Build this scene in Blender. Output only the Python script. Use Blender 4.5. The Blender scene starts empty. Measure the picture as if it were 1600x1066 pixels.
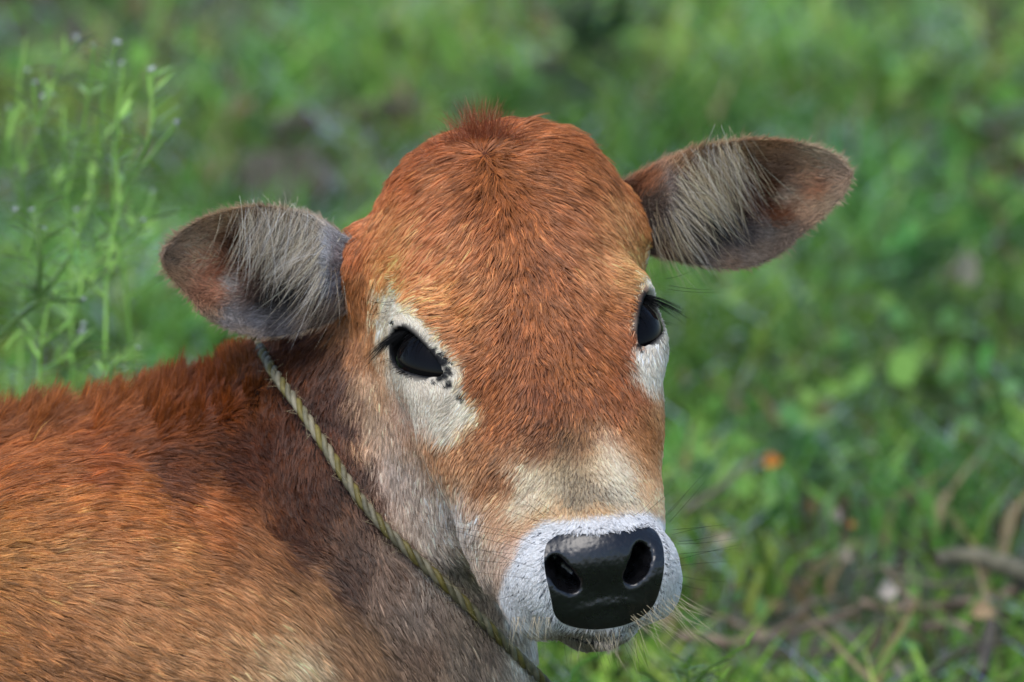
import bpy, bmesh, math, random
import numpy as np
from mathutils import Vector, Matrix, kdtree

rng = np.random.default_rng(7)
random.seed(7)
scene = bpy.context.scene
col = scene.collection

# ------------------------------------------------------------------ camera, sky, sun, exposure
DIST = 6.5                       # metres from the lens to the plane of sharp focus
PXM = 3000.0                     # photo pixels (of a 1600 px wide picture) per metre at that plane
PITCH = math.radians(12.0)       # the photographer stands and looks a little down
HGT = 0.42                       # height of the aimed-at point above the ground
CP, SP = math.cos(PITCH), math.sin(PITCH)
VX = np.array([1.0, 0.0, 0.0])
VY = np.array([0.0, SP, CP])     # picture-up
VZ = np.array([0.0, -CP, SP])    # towards the lens
ORG = np.array([0.0, 0.0, HGT])
VM = np.stack([VX, VY, VZ], 1)   # view -> world


def v2w(P):
    return np.asarray(P, float) @ VM.T + ORG


def w2v(P):
    return (np.asarray(P, float) - ORG) @ VM


def vp(px, py, z=0.0):
    """a point of the calf, measured as picture position plus distance in front of the focus plane"""
    s = (DIST - z) / (DIST * PXM)
    return np.array([(px - 800.0) * s, (533.0 - py) * s, z])


def view_px(P):
    """view coordinates -> measured picture position (used to lay out the coat markings)"""
    s = PXM * DIST / (DIST - P[:, 2])
    return 800.0 + P[:, 0] * s, 533.0 - P[:, 1] * s


cam_data = bpy.data.cameras.new('camera')
cam = bpy.data.objects.new('camera', cam_data)
col.objects.link(cam)
cam.location = ORG + VZ * DIST
cam.rotation_euler = (math.pi / 2 - PITCH, 0, 0)
cam_data.sensor_width = 23.5
cam_data.lens = 23.5 * DIST / (1600.0 / PXM)
cam_data.clip_start = 0.1
cam_data.clip_end = 500.0
cam_data.dof.use_dof = True
cam_data.dof.focus_distance = DIST - 0.03
cam_data.dof.aperture_fstop = 6.6
scene.camera = cam

world = bpy.data.worlds.new('World')
scene.world = world
world.use_nodes = True
wn = world.node_tree
wn.nodes.clear()
w_out = wn.nodes.new('ShaderNodeOutputWorld')
w_bg = wn.nodes.new('ShaderNodeBackground')
w_sky = wn.nodes.new('ShaderNodeTexSky')
w_sky.sky_type = 'NISHITA'
w_sky.sun_disc = False
SUN_ELEV, SUN_ROT = math.radians(62), math.radians(205)
w_sky.sun_elevation = SUN_ELEV
w_sky.sun_rotation = SUN_ROT
w_sky.air_density = 1.0
w_sky.dust_density = 1.2
w_sky.ozone_density = 1.6
w_bg.inputs['Strength'].default_value = 0.15
wn.links.new(w_sky.outputs[0], w_bg.inputs['Color'])
wn.links.new(w_bg.outputs[0], w_out.inputs[0])

sun_data = bpy.data.lights.new('sun', 'SUN')
sun_data.energy = 1.5
sun_data.angle = math.radians(40)
sun_data.color = (1.0, 0.965, 0.92)
sun = bpy.data.objects.new('sun', sun_data)
col.objects.link(sun)
# the sun stands behind the photographer, high and to the left
sd = Vector((math.sin(SUN_ROT) * math.cos(SUN_ELEV), math.cos(SUN_ROT) * math.cos(SUN_ELEV), math.sin(SUN_ELEV)))
sun.rotation_euler = (-sd).to_track_quat('-Z', 'Y').to_euler()

scene.view_settings.view_transform = 'Standard'
scene.view_settings.look = 'None'
scene.view_settings.gamma = 1.0
scene.view_settings.exposure = 0.5
scene.render.film_transparent = False
scene.cycles.use_denoising = True
scene.cycles.max_bounces = 7
scene.cycles_curves.shape = 'RIBBONS'
scene.cycles.use_adaptive_sampling = True
scene.cycles.adaptive_threshold = 0.012
scene.cycles.transparent_max_bounces = 8


# ------------------------------------------------------------------ helpers
def lin(r, g, b):
    def f(c):
        c /= 255.0
        return c / 12.92 if c <= 0.04045 else ((c + 0.055) / 1.055) ** 2.4
    return (f(r), f(g), f(b))


def tag(o, label=None, cat=None, group=None, kind=None):
    if label: o['label'] = label
    if cat: o['category'] = cat
    if group: o['group'] = group
    if kind: o['kind'] = kind
    return o


def mesh_obj(name, V, F, mat=None, parent=None, smooth=True):
    me = bpy.data.meshes.new(name)
    V = np.asarray(V, np.float32)
    F = np.asarray(F, np.int32)
    me.vertices.add(len(V)); me.vertices.foreach_set('co', V.ravel())
    k = F.shape[1]
    me.loops.add(F.size); me.loops.foreach_set('vertex_index', F.ravel())
    me.polygons.add(len(F)); me.polygons.foreach_set('loop_start', np.arange(0, F.size, k, dtype=np.int32))
    me.polygons.foreach_set('use_smooth', np.full(len(F), smooth))
    me.update(calc_edges=True); me.validate()
    if mat: me.materials.append(mat)
    o = bpy.data.objects.new(name, me)
    col.objects.link(o)
    if parent: o.parent = parent
    return o


def empty(name, loc=(0, 0, 0), parent=None):
    o = bpy.data.objects.new(name, None)
    col.objects.link(o)
    o.location = loc
    o.empty_display_size = 0.05
    if parent: o.parent = parent
    return o


def new_mat(name):
    m = bpy.data.materials.new(name)
    m.use_nodes = True
    nt = m.node_tree
    b = nt.nodes['Principled BSDF']
    return m, nt, b

# ------------------------------------------------------------------ the calf's body: one implicit surface, meshed once
TAU, PSI, RHO = math.radians(30.5), math.radians(9.4), math.radians(8.3)
HC = np.array([0.01476, -0.0029, 0.0])


def head_rot():
    ct, st = math.cos(TAU), math.sin(TAU)
    A = np.array([[1, 0, 0], [0, ct, st], [0, -st, ct]])
    c, s = math.cos(PSI), math.sin(PSI)
    Y = np.array([[c, 0, s], [0, 1, 0], [-s, 0, c]])
    c, s = math.cos(RHO), math.sin(RHO)
    Z = np.array([[c, -s, 0], [s, c, 0], [0, 0, 1]])
    return Z @ Y @ A


HR = head_rot()                  # columns: across the face, up the face, out of the face


ASYM = 0.91                      # the far half of the face is a little narrower


def h2v(P):
    P = np.array(P, float)
    P[..., 0] = np.where(P[..., 0] > 0, P[..., 0] * ASYM, P[..., 0])
    return P @ HR.T + HC


def v2h(P):
    P = (np.asarray(P, float) - HC) @ HR
    P[..., 0] = np.where(P[..., 0] > 0, P[..., 0] / ASYM, P[..., 0])
    return P


def axis(lo, a, b, hi, fine, coarse):
    left = a - np.arange(1, int((a - lo) / coarse) + 2)[::-1] * coarse
    mid = np.arange(a, b, fine)
    right = b + np.arange(0, int((hi - b) / coarse) + 2) * coarse
    return np.concatenate([left, mid, right]).astype(np.float32)


GX = axis(-0.95, -0.105, 0.115, 0.15, 0.0016, 0.007)
GY = axis(-0.50, -0.17, 0.135, 0.17, 0.0016, 0.007)
GZ = axis(-0.45, -0.13, 0.14, 0.17, 0.0016, 0.007)
FLD = np.full((len(GX), len(GY), len(GZ)), 0.2, np.float32)


def smin(a, b, k):
    h = np.clip(0.5 + 0.5 * (b - a) / k, 0, 1)
    return b + (a - b) * h - k * h * (1 - h)


def box_of(lo, hi):
    i = []
    for g, l, h in zip((GX, GY, GZ), lo, hi):
        a = max(0, int(np.searchsorted(g, l)) - 1)
        b = min(len(g), int(np.searchsorted(g, h)) + 1)
        i.append(slice(a, b))
    return tuple(i)


def grid(sl):
    return np.meshgrid(GX[sl[0]], GY[sl[1]], GZ[sl[2]], indexing='ij')


def put(sl, d, k, sub=False):
    cur = FLD[sl]
    if sub:
        FLD[sl] = -smin(-cur, d, k)
    else:
        FLD[sl] = smin(cur, d, k)


def rcone(a, b, ra, rb, k, sub=False):
    """tapered limb between two points in view coordinates"""
    a = np.asarray(a, float); b = np.asarray(b, float)
    m = max(ra, rb) + k + 0.02
    sl = box_of(np.minimum(a, b) - m, np.maximum(a, b) + m)
    X, Y, Z = grid(sl)
    ab = b - a
    t = ((X - a[0]) * ab[0] + (Y - a[1]) * ab[1] + (Z - a[2]) * ab[2]) / (ab @ ab)
    t = np.clip(t, 0, 1)
    d = np.sqrt((X - a[0] - t * ab[0]) ** 2 + (Y - a[1] - t * ab[1]) ** 2 + (Z - a[2] - t * ab[2]) ** 2) - (ra + (rb - ra) * t)
    put(sl, d.astype(np.float32), k, sub)


def ell(c, r, k, rot=None, sub=False):
    """ellipsoid in view coordinates; rot has the ellipsoid's axes as columns"""
    c = np.asarray(c, float); r = np.asarray(r, float)
    m = r.max() + k + 0.02
    sl = box_of(c - m, c + m)
    X, Y, Z = grid(sl)
    P = [X - c[0], Y - c[1], Z - c[2]]
    if rot is not None:
        P = [P[0] * rot[0, j] + P[1] * rot[1, j] + P[2] * rot[2, j] for j in range(3)]
    k0 = np.sqrt((P[0] / r[0]) ** 2 + (P[1] / r[1]) ** 2 + (P[2] / r[2]) ** 2) + 1e-9
    k1 = np.sqrt((P[0] / r[0] ** 2) ** 2 + (P[1] / r[1] ** 2) ** 2 + (P[2] / r[2] ** 2) ** 2) + 1e-9
    put(sl, (k0 * (k0 - 1) / k1).astype(np.float32), k, sub)


def rx(a):
    c, s = math.cos(a), math.sin(a)
    return np.array([[1, 0, 0], [0, c, -s], [0, s, c]])


def ry(a):
    c, s = math.cos(a), math.sin(a)
    return np.array([[c, 0, s], [0, 1, 0], [-s, 0, c]])


def rz(a):
    c, s = math.cos(a), math.sin(a)
    return np.array([[c, -s, 0], [s, c, 0], [0, 0, 1]])


def hell(c, r, k, rot=None, sub=False, pair=True):
    """ellipsoid in head coordinates, on both sides of the face unless pair is off"""
    for sg in ((1, -1) if pair else (1,)):
        R = np.eye(3) if rot is None else rot
        M = np.diag([sg, 1, 1]).astype(float)
        ell(h2v(np.array(c) * [sg, 1, 1]), r, k, HR @ M @ R, sub)


def hcone(a, b, ra, rb, k, sub=False, pair=True):
    for sg in ((1, -1) if pair else (1,)):
        rcone(h2v(np.array(a) * [sg, 1, 1]), h2v(np.array(b) * [sg, 1, 1]), ra, rb, k, sub)


def smooth_table(T):
    T = np.array(T, float)
    vs = np.linspace(T[0, 0], T[-1, 0], 400)
    out = [vs]
    n = len(T)
    for c in range(1, T.shape[1]):           # monotone-ish cubic through the table
        x, y = T[:, 0], T[:, c]
        m = np.gradient(y, x)
        i = np.clip(np.searchsorted(x, vs) - 1, 0, n - 2)
        h = x[i + 1] - x[i]; t = (vs - x[i]) / h
        out.append((2*t**3-3*t**2+1)*y[i] + (t**3-2*t**2+t)*h*m[i] + (-2*t**3+3*t**2)*y[i+1] + (t**3-t**2)*h*m[i+1])
    return out


# --- trunk, neck, folded legs (mostly out of the picture; the withers, neck and shoulder are in it)
def body_field():
    rcone(vp(-1900, 1200, -0.16), vp(-700, 1220, -0.13), 0.170, 0.185, 0.08)
    rcone(vp(-700, 1220, -0.13), vp(60, 1170, -0.11), 0.185, 0.140, 0.08)
    ell(vp(-1950, 1140, -0.08), (0.15, 0.17, 0.16), 0.08)               # haunch
    ell(vp(20, 872, -0.16), (0.17, 0.060, 0.075), 0.05)                  # withers
    ell(vp(190, 1205, 0.014), (0.175, 0.140, 0.100), 0.006, rz(math.radians(-50)))      # near shoulder
    # neck: from behind the ears down to the shoulder and brisket
    rcone(vp(695, 550, -0.175), vp(455, 815, -0.155), 0.060, 0.072, 0.04)
    rcone(vp(455, 815, -0.160), vp(200, 920, -0.165), 0.072, 0.080, 0.05)
    rcone(vp(600, 680, -0.145), vp(560, 1000, -0.125), 0.060, 0.078, 0.05)
    rcone(vp(560, 1000, -0.110), vp(300, 1250, -0.10), 0.080, 0.13, 0.05)
    rcone(vp(660, 840, -0.080), vp(738, 1190, -0.065), 0.028, 0.038, 0.04)   # dewlap
    rcone(vp(575, 640, -0.090), vp(640, 960, -0.060), 0.016, 0.020, 0.02)   # skin folds of the bent throat
    rcone(vp(520, 680, -0.085), vp(560, 960, -0.045), 0.014, 0.016, 0.02)
    # folded legs
    for z, dz in ((0.07, 0.0), (-0.30, 0.0)):
        rcone(vp(250, 1330, z), vp(640, 1600, z + 0.01), 0.055, 0.036, 0.04)
        rcone(vp(640, 1600, z + 0.01), vp(230, 1690, z + 0.02), 0.036, 0.024, 0.015)
        rcone(vp(230, 1690, z + 0.02), vp(110, 1690, z + 0.02), 0.026, 0.030, 0.01)
        rcone(vp(-1850, 1300, z), vp(-1280, 1560, z + 0.03), 0.10, 0.048, 0.05)
        rcone(vp(-1280, 1560, z + 0.03), vp(-1800, 1660, z + 0.06), 0.044, 0.03, 0.02)
        rcone(vp(-1800, 1660, z + 0.06), vp(-1350, 1700, z + 0.07), 0.03, 0.024, 0.01)
        rcone(vp(-1350, 1700, z + 0.07), vp(-1230, 1700, z + 0.07), 0.027, 0.030, 0.01)


# --- head: a lofted skull and face with cheeks, brows, muzzle, chin, nostrils and eye sockets
#        v       top w    bottom w   half width  height of widest  
HEAD = [(-0.158, 0.002, -0.035, 0.022, -0.014),
        (-0.150, 0.012, -0.042, 0.034, -0.016),
        (-0.135, 0.022, -0.052, 0.0405, -0.018),
        (-0.110, 0.0265, -0.070, 0.0425, -0.022),
        (-0.080, 0.0275, -0.092, 0.0490, -0.034),
        (-0.050, 0.0290, -0.115, 0.0570, -0.050),
        (-0.020, 0.0305, -0.138, 0.0680, -0.070),
        (0.010, 0.0315, -0.152, 0.0750, -0.084),
        (0.045, 0.0305, -0.155, 0.0790, -0.086),
        (0.080, 0.0250, -0.145, 0.0760, -0.076),
        (0.105, 0.0155, -0.128, 0.0680, -0.062),
        (0.122, 0.0060, -0.110, 0.0580, -0.055),
        (0.136, -0.008, -0.095, 0.0440, -0.052),
        (0.145, -0.022, -0.080, 0.0270, -0.050),
        (0.150, -0.036, -0.066, 0.0120, -0.050)]

EYE_C = np.array([0.0525, 0.0035, -0.0105])        # eyeball centre (calf's left; mirrored for the other)
EYES = {1: EYE_C - [0.0040, 0, 0], -1: EYE_C * [-1, 1, 1]}
EYE_R = 0.0275                    # the ball is set back so that it fills the lids from corner to corner
EYE_BACK = 0.0055
E3 = np.array([0.74, 0.03, 0.67]); E3 /= np.linalg.norm(E3)       # where the eye looks
_e = HR @ (E3 * [-1, 1, 1])
_d = np.array([0.83, -0.56, 0.0]); _d[2] = -(_d[0] * _e[0] + _d[1] * _e[1]) / _e[2]
E1 = (_d @ HR) * [-1, 1, 1]; E1 /= np.linalg.norm(E1)             # towards the inner corner
E2 = np.cross(E3, E1)
if E2[1] < 0: E2 = -E2                                             # towards the upper lid


LID = 0.0245


def lid_open(a, b):
    """>0 outside the almond opening of the lids; a along the corner axis, b towards the upper lid, metres"""
    t = (a - 0.001) / LID
    up = 0.0084 * np.sqrt(np.clip(1 - t * t, 0, 1)) * (1 - 0.50 * t) + 0.0005
    lo = 0.0080 * np.clip(1 - t * t, 0, 1) ** 0.70 * (1 - 0.25 * t) + 0.0005
    d = np.maximum(b - up, -b - lo)
    return np.maximum(d, np.abs(a - 0.001) - LID)


def head_field():
    cen = h2v([0, -0.005, -0.03])
    sl = box_of(cen - 0.21, cen + 0.21)
    X, Y, Z = grid(sl)
    X = X - HC[0]; Y = Y - HC[1]; Z = Z - HC[2]
    u = X * HR[0, 0] + Y * HR[1, 0] + Z * HR[2, 0]
    v = X * HR[0, 1] + Y * HR[1, 1] + Z * HR[2, 1]
    u = u - 0.005 * np.clip((v - 0.04) / 0.08, 0, 1)
    u = np.where(u > 0, u / ASYM, -u)
    v = X * HR[0, 1] + Y * HR[1, 1] + Z * HR[2, 1]
    w = X * HR[0, 2] + Y * HR[1, 2] + Z * HR[2, 2]
    vs, wt, wb, hw, wm = smooth_table(HEAD)
    vc = np.clip(v, vs[0], vs[-1])
    def T(q): return np.interp(vc, vs, q).astype(np.float32)
    WT, WB, HW, WM = T(wt), T(wb), T(hw), T(wm)
    up = w > WM
    H = np.where(up, WT - WM, WM - WB)
    p = np.where(up, 2.35, 1.9)
    r = ((u / HW) ** p + (np.abs(w - WM) / H) ** p) ** (1 / p)
    d = (r - 1) * np.minimum(HW, H) * 0.9
    d = np.maximum(d, np.abs(v - vc) * 1.0 + np.minimum(d, 0.0))
    put(sl, d.astype(np.float32), 0.03)
    # cheeks and jaw
    hell((0.050, 0.012, -0.088), (0.022, 0.050, 0.050), 0.02)
    hell((-0.050, -0.030, -0.082), (0.016, 0.040, 0.036), 0.02, pair=False)
    # poll, temples, ear bases
    hell((0.005, 0.111, -0.040), (0.055, 0.034, 0.042), 0.025, pair=False)
    hcone((0.050, 0.092, -0.058), (0.066, 0.098, -0.062), 0.028, 0.022, 0.022)
    # brow over the eye and the rim of the orbit
    for sx in (-0.056, 0.053):
        hell((sx, 0.024, -0.006), (0.018, 0.016, 0.017), 0.015, pair=False)
    for sx in (-0.048, 0.044):
        hell((sx, -0.018, 0.000), (0.018, 0.016, 0.015), 0.015, pair=False)
    hell((-0.036, -0.075, -0.016), (0.014, 0.045, 0.022), 0.02, pair=False)
    hell((0.031, -0.080, -0.016), (0.014, 0.040, 0.022), 0.02, pair=False)
    hell((-0.041, -0.088, -0.022), (0.015, 0.040, 0.026), 0.02, pair=False)
    for sx in (-0.053, 0.041):
        hell((sx, -0.036, -0.016), (0.016, 0.028, 0.018), 0.02, pair=False)
    # muzzle: broad upper lip, fleshy sides, chin
    hell((0.0, -0.138, 0.003), (0.036, 0.022, 0.0165), 0.012, rx(math.radians(45)), pair=False)
    hell((0.027, -0.141, -0.004), (0.0180, 0.020, 0.022), 0.012)
    hell((0.033, -0.140, -0.018), (0.013, 0.018, 0.014), 0.010)
    hell((0.0, -0.1485, -0.009), (0.032, 0.018, 0.012), 0.010, pair=False)
    hell((0.0, -0.1370, 0.0155), (0.021, 0.0125, 0.0115), 0.008, rx(math.radians(25)), pair=False)
    hell((0.0, -0.144, -0.030), (0.024, 0.022, 0.013), 0.008, pair=False)
    # eye sockets with lids
    for sg in (1, -1):
        M = np.diag([sg, 1.0, 1.0])
        c = h2v(EYES[sg])
        ax = [HR @ (M @ e) for e in (E1, E2, E3)]
        ell(c - ax[2] * EYE_BACK, (EYE_R + 0.0013,) * 3, 0.010)             # lids over the ball
        s2 = box_of(c - 0.035, c + 0.035)
        X, Y, Z = grid(s2)
        P = [X - c[0], Y - c[1], Z - c[2]]
        a = P[0] * ax[0][0] + P[1] * ax[0][1] + P[2] * ax[0][2]
        b = P[0] * ax[1][0] + P[1] * ax[1][1] + P[2] * ax[1][2]
        e = P[0] * ax[2][0] + P[1] * ax[2][1] + P[2] * ax[2][2]
        hole = np.maximum(lid_open(a, b), -(e - 0.004))
        put(s2, np.maximum(hole, 0.5 * hole).astype(np.float32), 0.0015, sub=True)


def nostril_path(n=9):
    """comma-shaped nostril on the calf's left, in head coordinates: from the inner lower end up and out"""
    return np.array([(0.0165, -0.1520, 0.0145), (0.0200, -0.1490, 0.0170), (0.0240, -0.1445, 0.0215), (0.0275, -0.1385, 0.0275), (0.0285, -0.1320, 0.0310)])


def nostril_field():
    P = nostril_path()
    R = [0.0042, 0.0052, 0.0052, 0.0046, 0.0034]
    inn = np.array([-0.002, 0.010, -0.008])
    for i in range(len(P) - 1):
        hcone(P[i], P[i + 1], R[i], R[i + 1], 0.002, sub=True)
    hcone(P[0] , P[0] + inn * 1.4, R[0] * 0.95, R[0] * 0.8, 0.002, sub=True)
    hcone(P[1] , P[1] + inn * 1.4, R[1] * 0.95, R[1] * 0.8, 0.002, sub=True)
    hcone(P[2] , P[2] + inn * 1.2, R[2] * 0.9, R[2] * 0.7, 0.002, sub=True)


def mouth_field():
    # the slit between upper lip and chin
    for s in np.linspace(-1, 1, 15):
        u = 0.036 * s
        a = np.array([u, -0.169 + 0.028 * s * s, -0.018 - 0.008 * s * s])
        rcone(h2v(a), h2v(a + [0, 0.012, -0.004]), 0.0022, 0.0016, 0.002, sub=True)


def surface_nets():
    f = FLD
    ins = f < 0
    nx, ny, nz = f.shape
    cnt = np.zeros((nx - 1, ny - 1, nz - 1), np.uint8)
    for dx in (0, 1):
        for dy in (0, 1):
            for dz in (0, 1):
                cnt += ins[dx:nx - 1 + dx, dy:ny - 1 + dy, dz:nz - 1 + dz]
    act = (cnt > 0) & (cnt < 8)
    I, J, K = np.nonzero(act)
    idx = np.full(act.shape, -1, np.int32)
    idx[I, J, K] = np.arange(len(I), dtype=np.int32)
    acc = np.zeros((len(I), 3)); num = np.zeros(len(I))
    corners = [(a, b, c) for a in (0, 1) for b in (0, 1) for c in (0, 1)]
    for p in corners:
        for ax in range(3):
            if p[ax]: continue
            q = list(p); q[ax] = 1
            fa = f[I + p[0], J + p[1], K + p[2]]; fb = f[I + q[0], J + q[1], K + q[2]]
            c = (fa < 0) != (fb < 0)
            t = fa[c] / (fa[c] - fb[c])
            A = np.stack([GX[I[c] + p[0]], GY[J[c] + p[1]], GZ[K[c] + p[2]]], 1)
            B = np.stack([GX[I[c] + q[0]], GY[J[c] + q[1]], GZ[K[c] + q[2]]], 1)
            acc[c] += A + (B - A) * t[:, None]; num[c] += 1
    V = acc / num[:, None]
    Q = []
    # quads around every crossing grid edge
    a, b = ins[:-1, 1:-1, 1:-1], ins[1:, 1:-1, 1:-1]
    for flip in (0, 1):
        i, j, k = np.nonzero((a & ~b) if not flip else (~a & b)); j = j + 1; k = k + 1
        q = np.stack([idx[i, j - 1, k - 1], idx[i, j, k - 1], idx[i, j, k], idx[i, j - 1, k]], 1)
        Q.append(q if not flip else q[:, ::-1])
    a, b = ins[1:-1, :-1, 1:-1], ins[1:-1, 1:, 1:-1]
    for flip in (0, 1):
        i, j, k = np.nonzero((a & ~b) if not flip else (~a & b)); i = i + 1; k = k + 1
        q = np.stack([idx[i - 1, j, k - 1], idx[i - 1, j, k], idx[i, j, k], idx[i, j, k - 1]], 1)
        Q.append(q if not flip else q[:, ::-1])
    a, b = ins[1:-1, 1:-1, :-1], ins[1:-1, 1:-1, 1:]
    for flip in (0, 1):
        i, j, k = np.nonzero((a & ~b) if not flip else (~a & b)); i = i + 1; j = j + 1
        q = np.stack([idx[i - 1, j - 1, k], idx[i, j - 1, k], idx[i, j, k], idx[i - 1, j, k]], 1)
        Q.append(q if not flip else q[:, ::-1])
    return V, np.concatenate(Q)


def relax(V, F, it, lam=0.5):
    n = len(V)
    e = np.concatenate([F[:, [0, 1]], F[:, [1, 2]], F[:, [2, 3]], F[:, [3, 0]]])
    deg = np.bincount(e[:, 0], minlength=n) + np.bincount(e[:, 1], minlength=n)
    for s in range(it):
        l = lam if s % 2 == 0 else -lam * 1.02
        A = np.zeros_like(V)
        for c in range(3):
            A[:, c] = np.bincount(e[:, 0], V[e[:, 1], c], n) + np.bincount(e[:, 1], V[e[:, 0], c], n)
        V = V + l * (A / deg[:, None] - V)
    return V


def vert_normals(V, F):
    n = np.cross(V[F[:, 2]] - V[F[:, 0]], V[F[:, 3]] - V[F[:, 1]])
    N = np.zeros_like(V)
    for k in range(4):
        for c in range(3):
            N[:, c] += np.bincount(F[:, k], n[:, c], len(V))
    return N / (np.linalg.norm(N, axis=1)[:, None] + 1e-12)


body_field()
head_field()
nostril_field()
mouth_field()
BV, BF = surface_nets()
BV = relax(BV, BF, 6)
BN = vert_normals(BV, BF)
del FLD

# ------------------------------------------------------------------ coat: colours and lie of the hair
def idw(px, py, C, val, power=3.0):
    """smooth interpolation of measured values (C: n x 2 places, val: n x k)"""
    C = np.asarray(C, np.float32); val = np.asarray(val, np.float32)
    px = np.asarray(px, np.float32); py = np.asarray(py, np.float32)
    out = np.zeros((len(px), val.shape[1]))
    for a in range(0, len(px), 40000):
        b = slice(a, a + 40000)
        d2 = (px[b, None] - C[None, :, 0]) ** 2 + (py[b, None] - C[None, :, 1]) ** 2 + 60.0
        w = d2 ** (-power / 2)
        out[b] = (w @ val) / w.sum(1)[:, None]
    return out


def in_poly(px, py, poly, soft=8.0):
    """1 inside, 0 outside, with a soft edge (pixels)"""
    P = np.asarray(poly, float)
    ins = np.zeros(len(px), bool); dist = np.full(len(px), 1e9)
    for i in range(len(P)):
        x0, y0 = P[i]; x1, y1 = P[(i + 1) % len(P)]
        c = (y0 > py) != (y1 > py)
        xi = x0 + (py - y0) * (x1 - x0) / (y1 - y0 + 1e-9)
        ins ^= c & (px < xi)
        L2 = (x1 - x0) ** 2 + (y1 - y0) ** 2
        t = np.clip(((px - x0) * (x1 - x0) + (py - y0) * (y1 - y0)) / L2, 0, 1)
        dist = np.minimum(dist, np.hypot(px - x0 - t * (x1 - x0), py - y0 - t * (y1 - y0)))
    sd = np.where(ins, dist, -dist)
    return np.clip(0.5 + sd / (2 * soft), 0, 1)


def wob(P, f, seed):
    """smooth 3-D noise from a few sine waves, about -1..1"""
    r = np.random.default_rng(seed)
    o = np.zeros(len(P))
    for i in range(6):
        k = r.normal(size=3); k *= f * (0.6 + 0.9 * r.random()) / np.linalg.norm(k)
        o += np.sin(P @ k + r.random() * 6.28)
    return o / 3.0


# place on the calf (px, py), sRGB of the coat there (neck: with its shade)
COAT = [
    (757, 200, 166, 90, 56), (690, 215, 164, 92, 60), (850, 220, 168, 94, 62), (930, 260, 168, 98, 66), (640, 260, 164, 92, 58),
    (590, 300, 168, 98, 60), (540, 330, 178, 108, 72), (757, 270, 146, 82, 50), (700, 300, 166, 100, 66), (800, 320, 150, 84, 52),
    (880, 320, 160, 92, 60), (960, 320, 176, 110, 74), (985, 300, 166, 94, 56), (620, 350, 178, 116, 76), (560, 390, 160, 96, 56),
    (600, 420, 184, 126, 80), (680, 400, 172, 106, 70), (760, 420, 160, 94, 62), (850, 420, 154, 88, 58), (930, 420, 170, 102, 68),
    (985, 420, 182, 118, 78), (650, 460, 182, 116, 74), (720, 500, 168, 102, 64), (820, 520, 158, 90, 58), (900, 520, 162, 92, 58),
    (970, 520, 168, 98, 58), (760, 590, 168, 98, 56), (850, 600, 160, 92, 56), (940, 600, 166, 94, 54), (970, 640, 168, 98, 56),
    (780, 660, 168, 100, 60), (860, 660, 152, 92, 56), (900, 690, 160, 112, 76), (940, 670, 170, 112, 76), (925, 735, 186, 150, 114), (885, 750, 184, 154, 124), (900, 775, 190, 160, 128), (955, 770, 196, 166, 136), (750, 700, 178, 116, 74),
    (700, 720, 213, 151, 107), (640, 690, 226, 176, 136), (770, 760, 156, 96, 56), (730, 780, 217, 162, 121), (700, 800, 237, 193, 158),
    (1008, 670, 166, 106, 60), (1012, 720, 178, 122, 78), (1044, 652, 184, 130, 84), (1060, 652, 226, 189, 151), (1050, 720, 228, 187, 147), (1046, 770, 235, 198, 162), (1008, 760, 215, 156, 110),
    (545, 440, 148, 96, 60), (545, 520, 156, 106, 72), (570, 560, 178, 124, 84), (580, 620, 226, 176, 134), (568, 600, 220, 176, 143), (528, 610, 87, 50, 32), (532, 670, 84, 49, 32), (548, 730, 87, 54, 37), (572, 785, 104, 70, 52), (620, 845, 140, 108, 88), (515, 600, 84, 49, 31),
    (580, 690, 235, 195, 165), (605, 660, 235, 189, 154), (612, 740, 239, 206, 182), (645, 765, 246, 215, 193), (635, 805, 220, 189, 167),
    (680, 830, 226, 198, 178), (720, 840, 228, 193, 167), (750, 880, 233, 209, 189), (700, 890, 146, 128, 114), (760, 920, 150, 134, 120),
    (770, 830, 233, 182, 143), (760, 800, 220, 162, 118), (800, 800, 226, 178, 138), (790, 860, 237, 204, 182),
    (870, 800, 235, 187, 140), (930, 800, 222, 171, 123), (1000, 795, 235, 189, 149), (1040, 830, 237, 202, 171),
    (820, 960, 160, 146, 132), (900, 1000, 150, 140, 128), (830, 1010, 225, 215, 202), (980, 985, 160, 150, 136),
    # throat, neck (dark hair plus shade put into the colour), mane, withers, shoulder
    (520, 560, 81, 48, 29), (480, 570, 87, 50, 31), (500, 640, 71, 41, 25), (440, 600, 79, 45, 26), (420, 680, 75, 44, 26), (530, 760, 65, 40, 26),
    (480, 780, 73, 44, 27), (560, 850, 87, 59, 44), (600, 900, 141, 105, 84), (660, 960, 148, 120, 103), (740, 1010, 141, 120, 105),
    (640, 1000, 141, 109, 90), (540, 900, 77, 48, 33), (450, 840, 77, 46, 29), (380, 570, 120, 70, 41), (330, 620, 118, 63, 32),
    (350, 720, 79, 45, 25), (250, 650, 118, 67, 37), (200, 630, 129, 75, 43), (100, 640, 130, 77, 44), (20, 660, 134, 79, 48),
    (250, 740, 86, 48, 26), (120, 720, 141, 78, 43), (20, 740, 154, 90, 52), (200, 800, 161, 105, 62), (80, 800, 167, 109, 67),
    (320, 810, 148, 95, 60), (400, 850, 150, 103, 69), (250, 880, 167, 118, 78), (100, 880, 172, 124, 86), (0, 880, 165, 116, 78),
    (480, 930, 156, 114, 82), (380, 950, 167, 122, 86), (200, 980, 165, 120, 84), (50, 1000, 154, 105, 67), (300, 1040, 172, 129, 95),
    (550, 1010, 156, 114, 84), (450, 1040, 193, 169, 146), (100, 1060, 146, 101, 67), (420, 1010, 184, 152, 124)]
COAT = np.array(COAT, float)


def srgb2lin(c):
    c = np.asarray(c, float) / 255.0
    return np.where(c <= 0.04045, c / 12.92, ((c + 0.055) / 1.055) ** 2.4)


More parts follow.
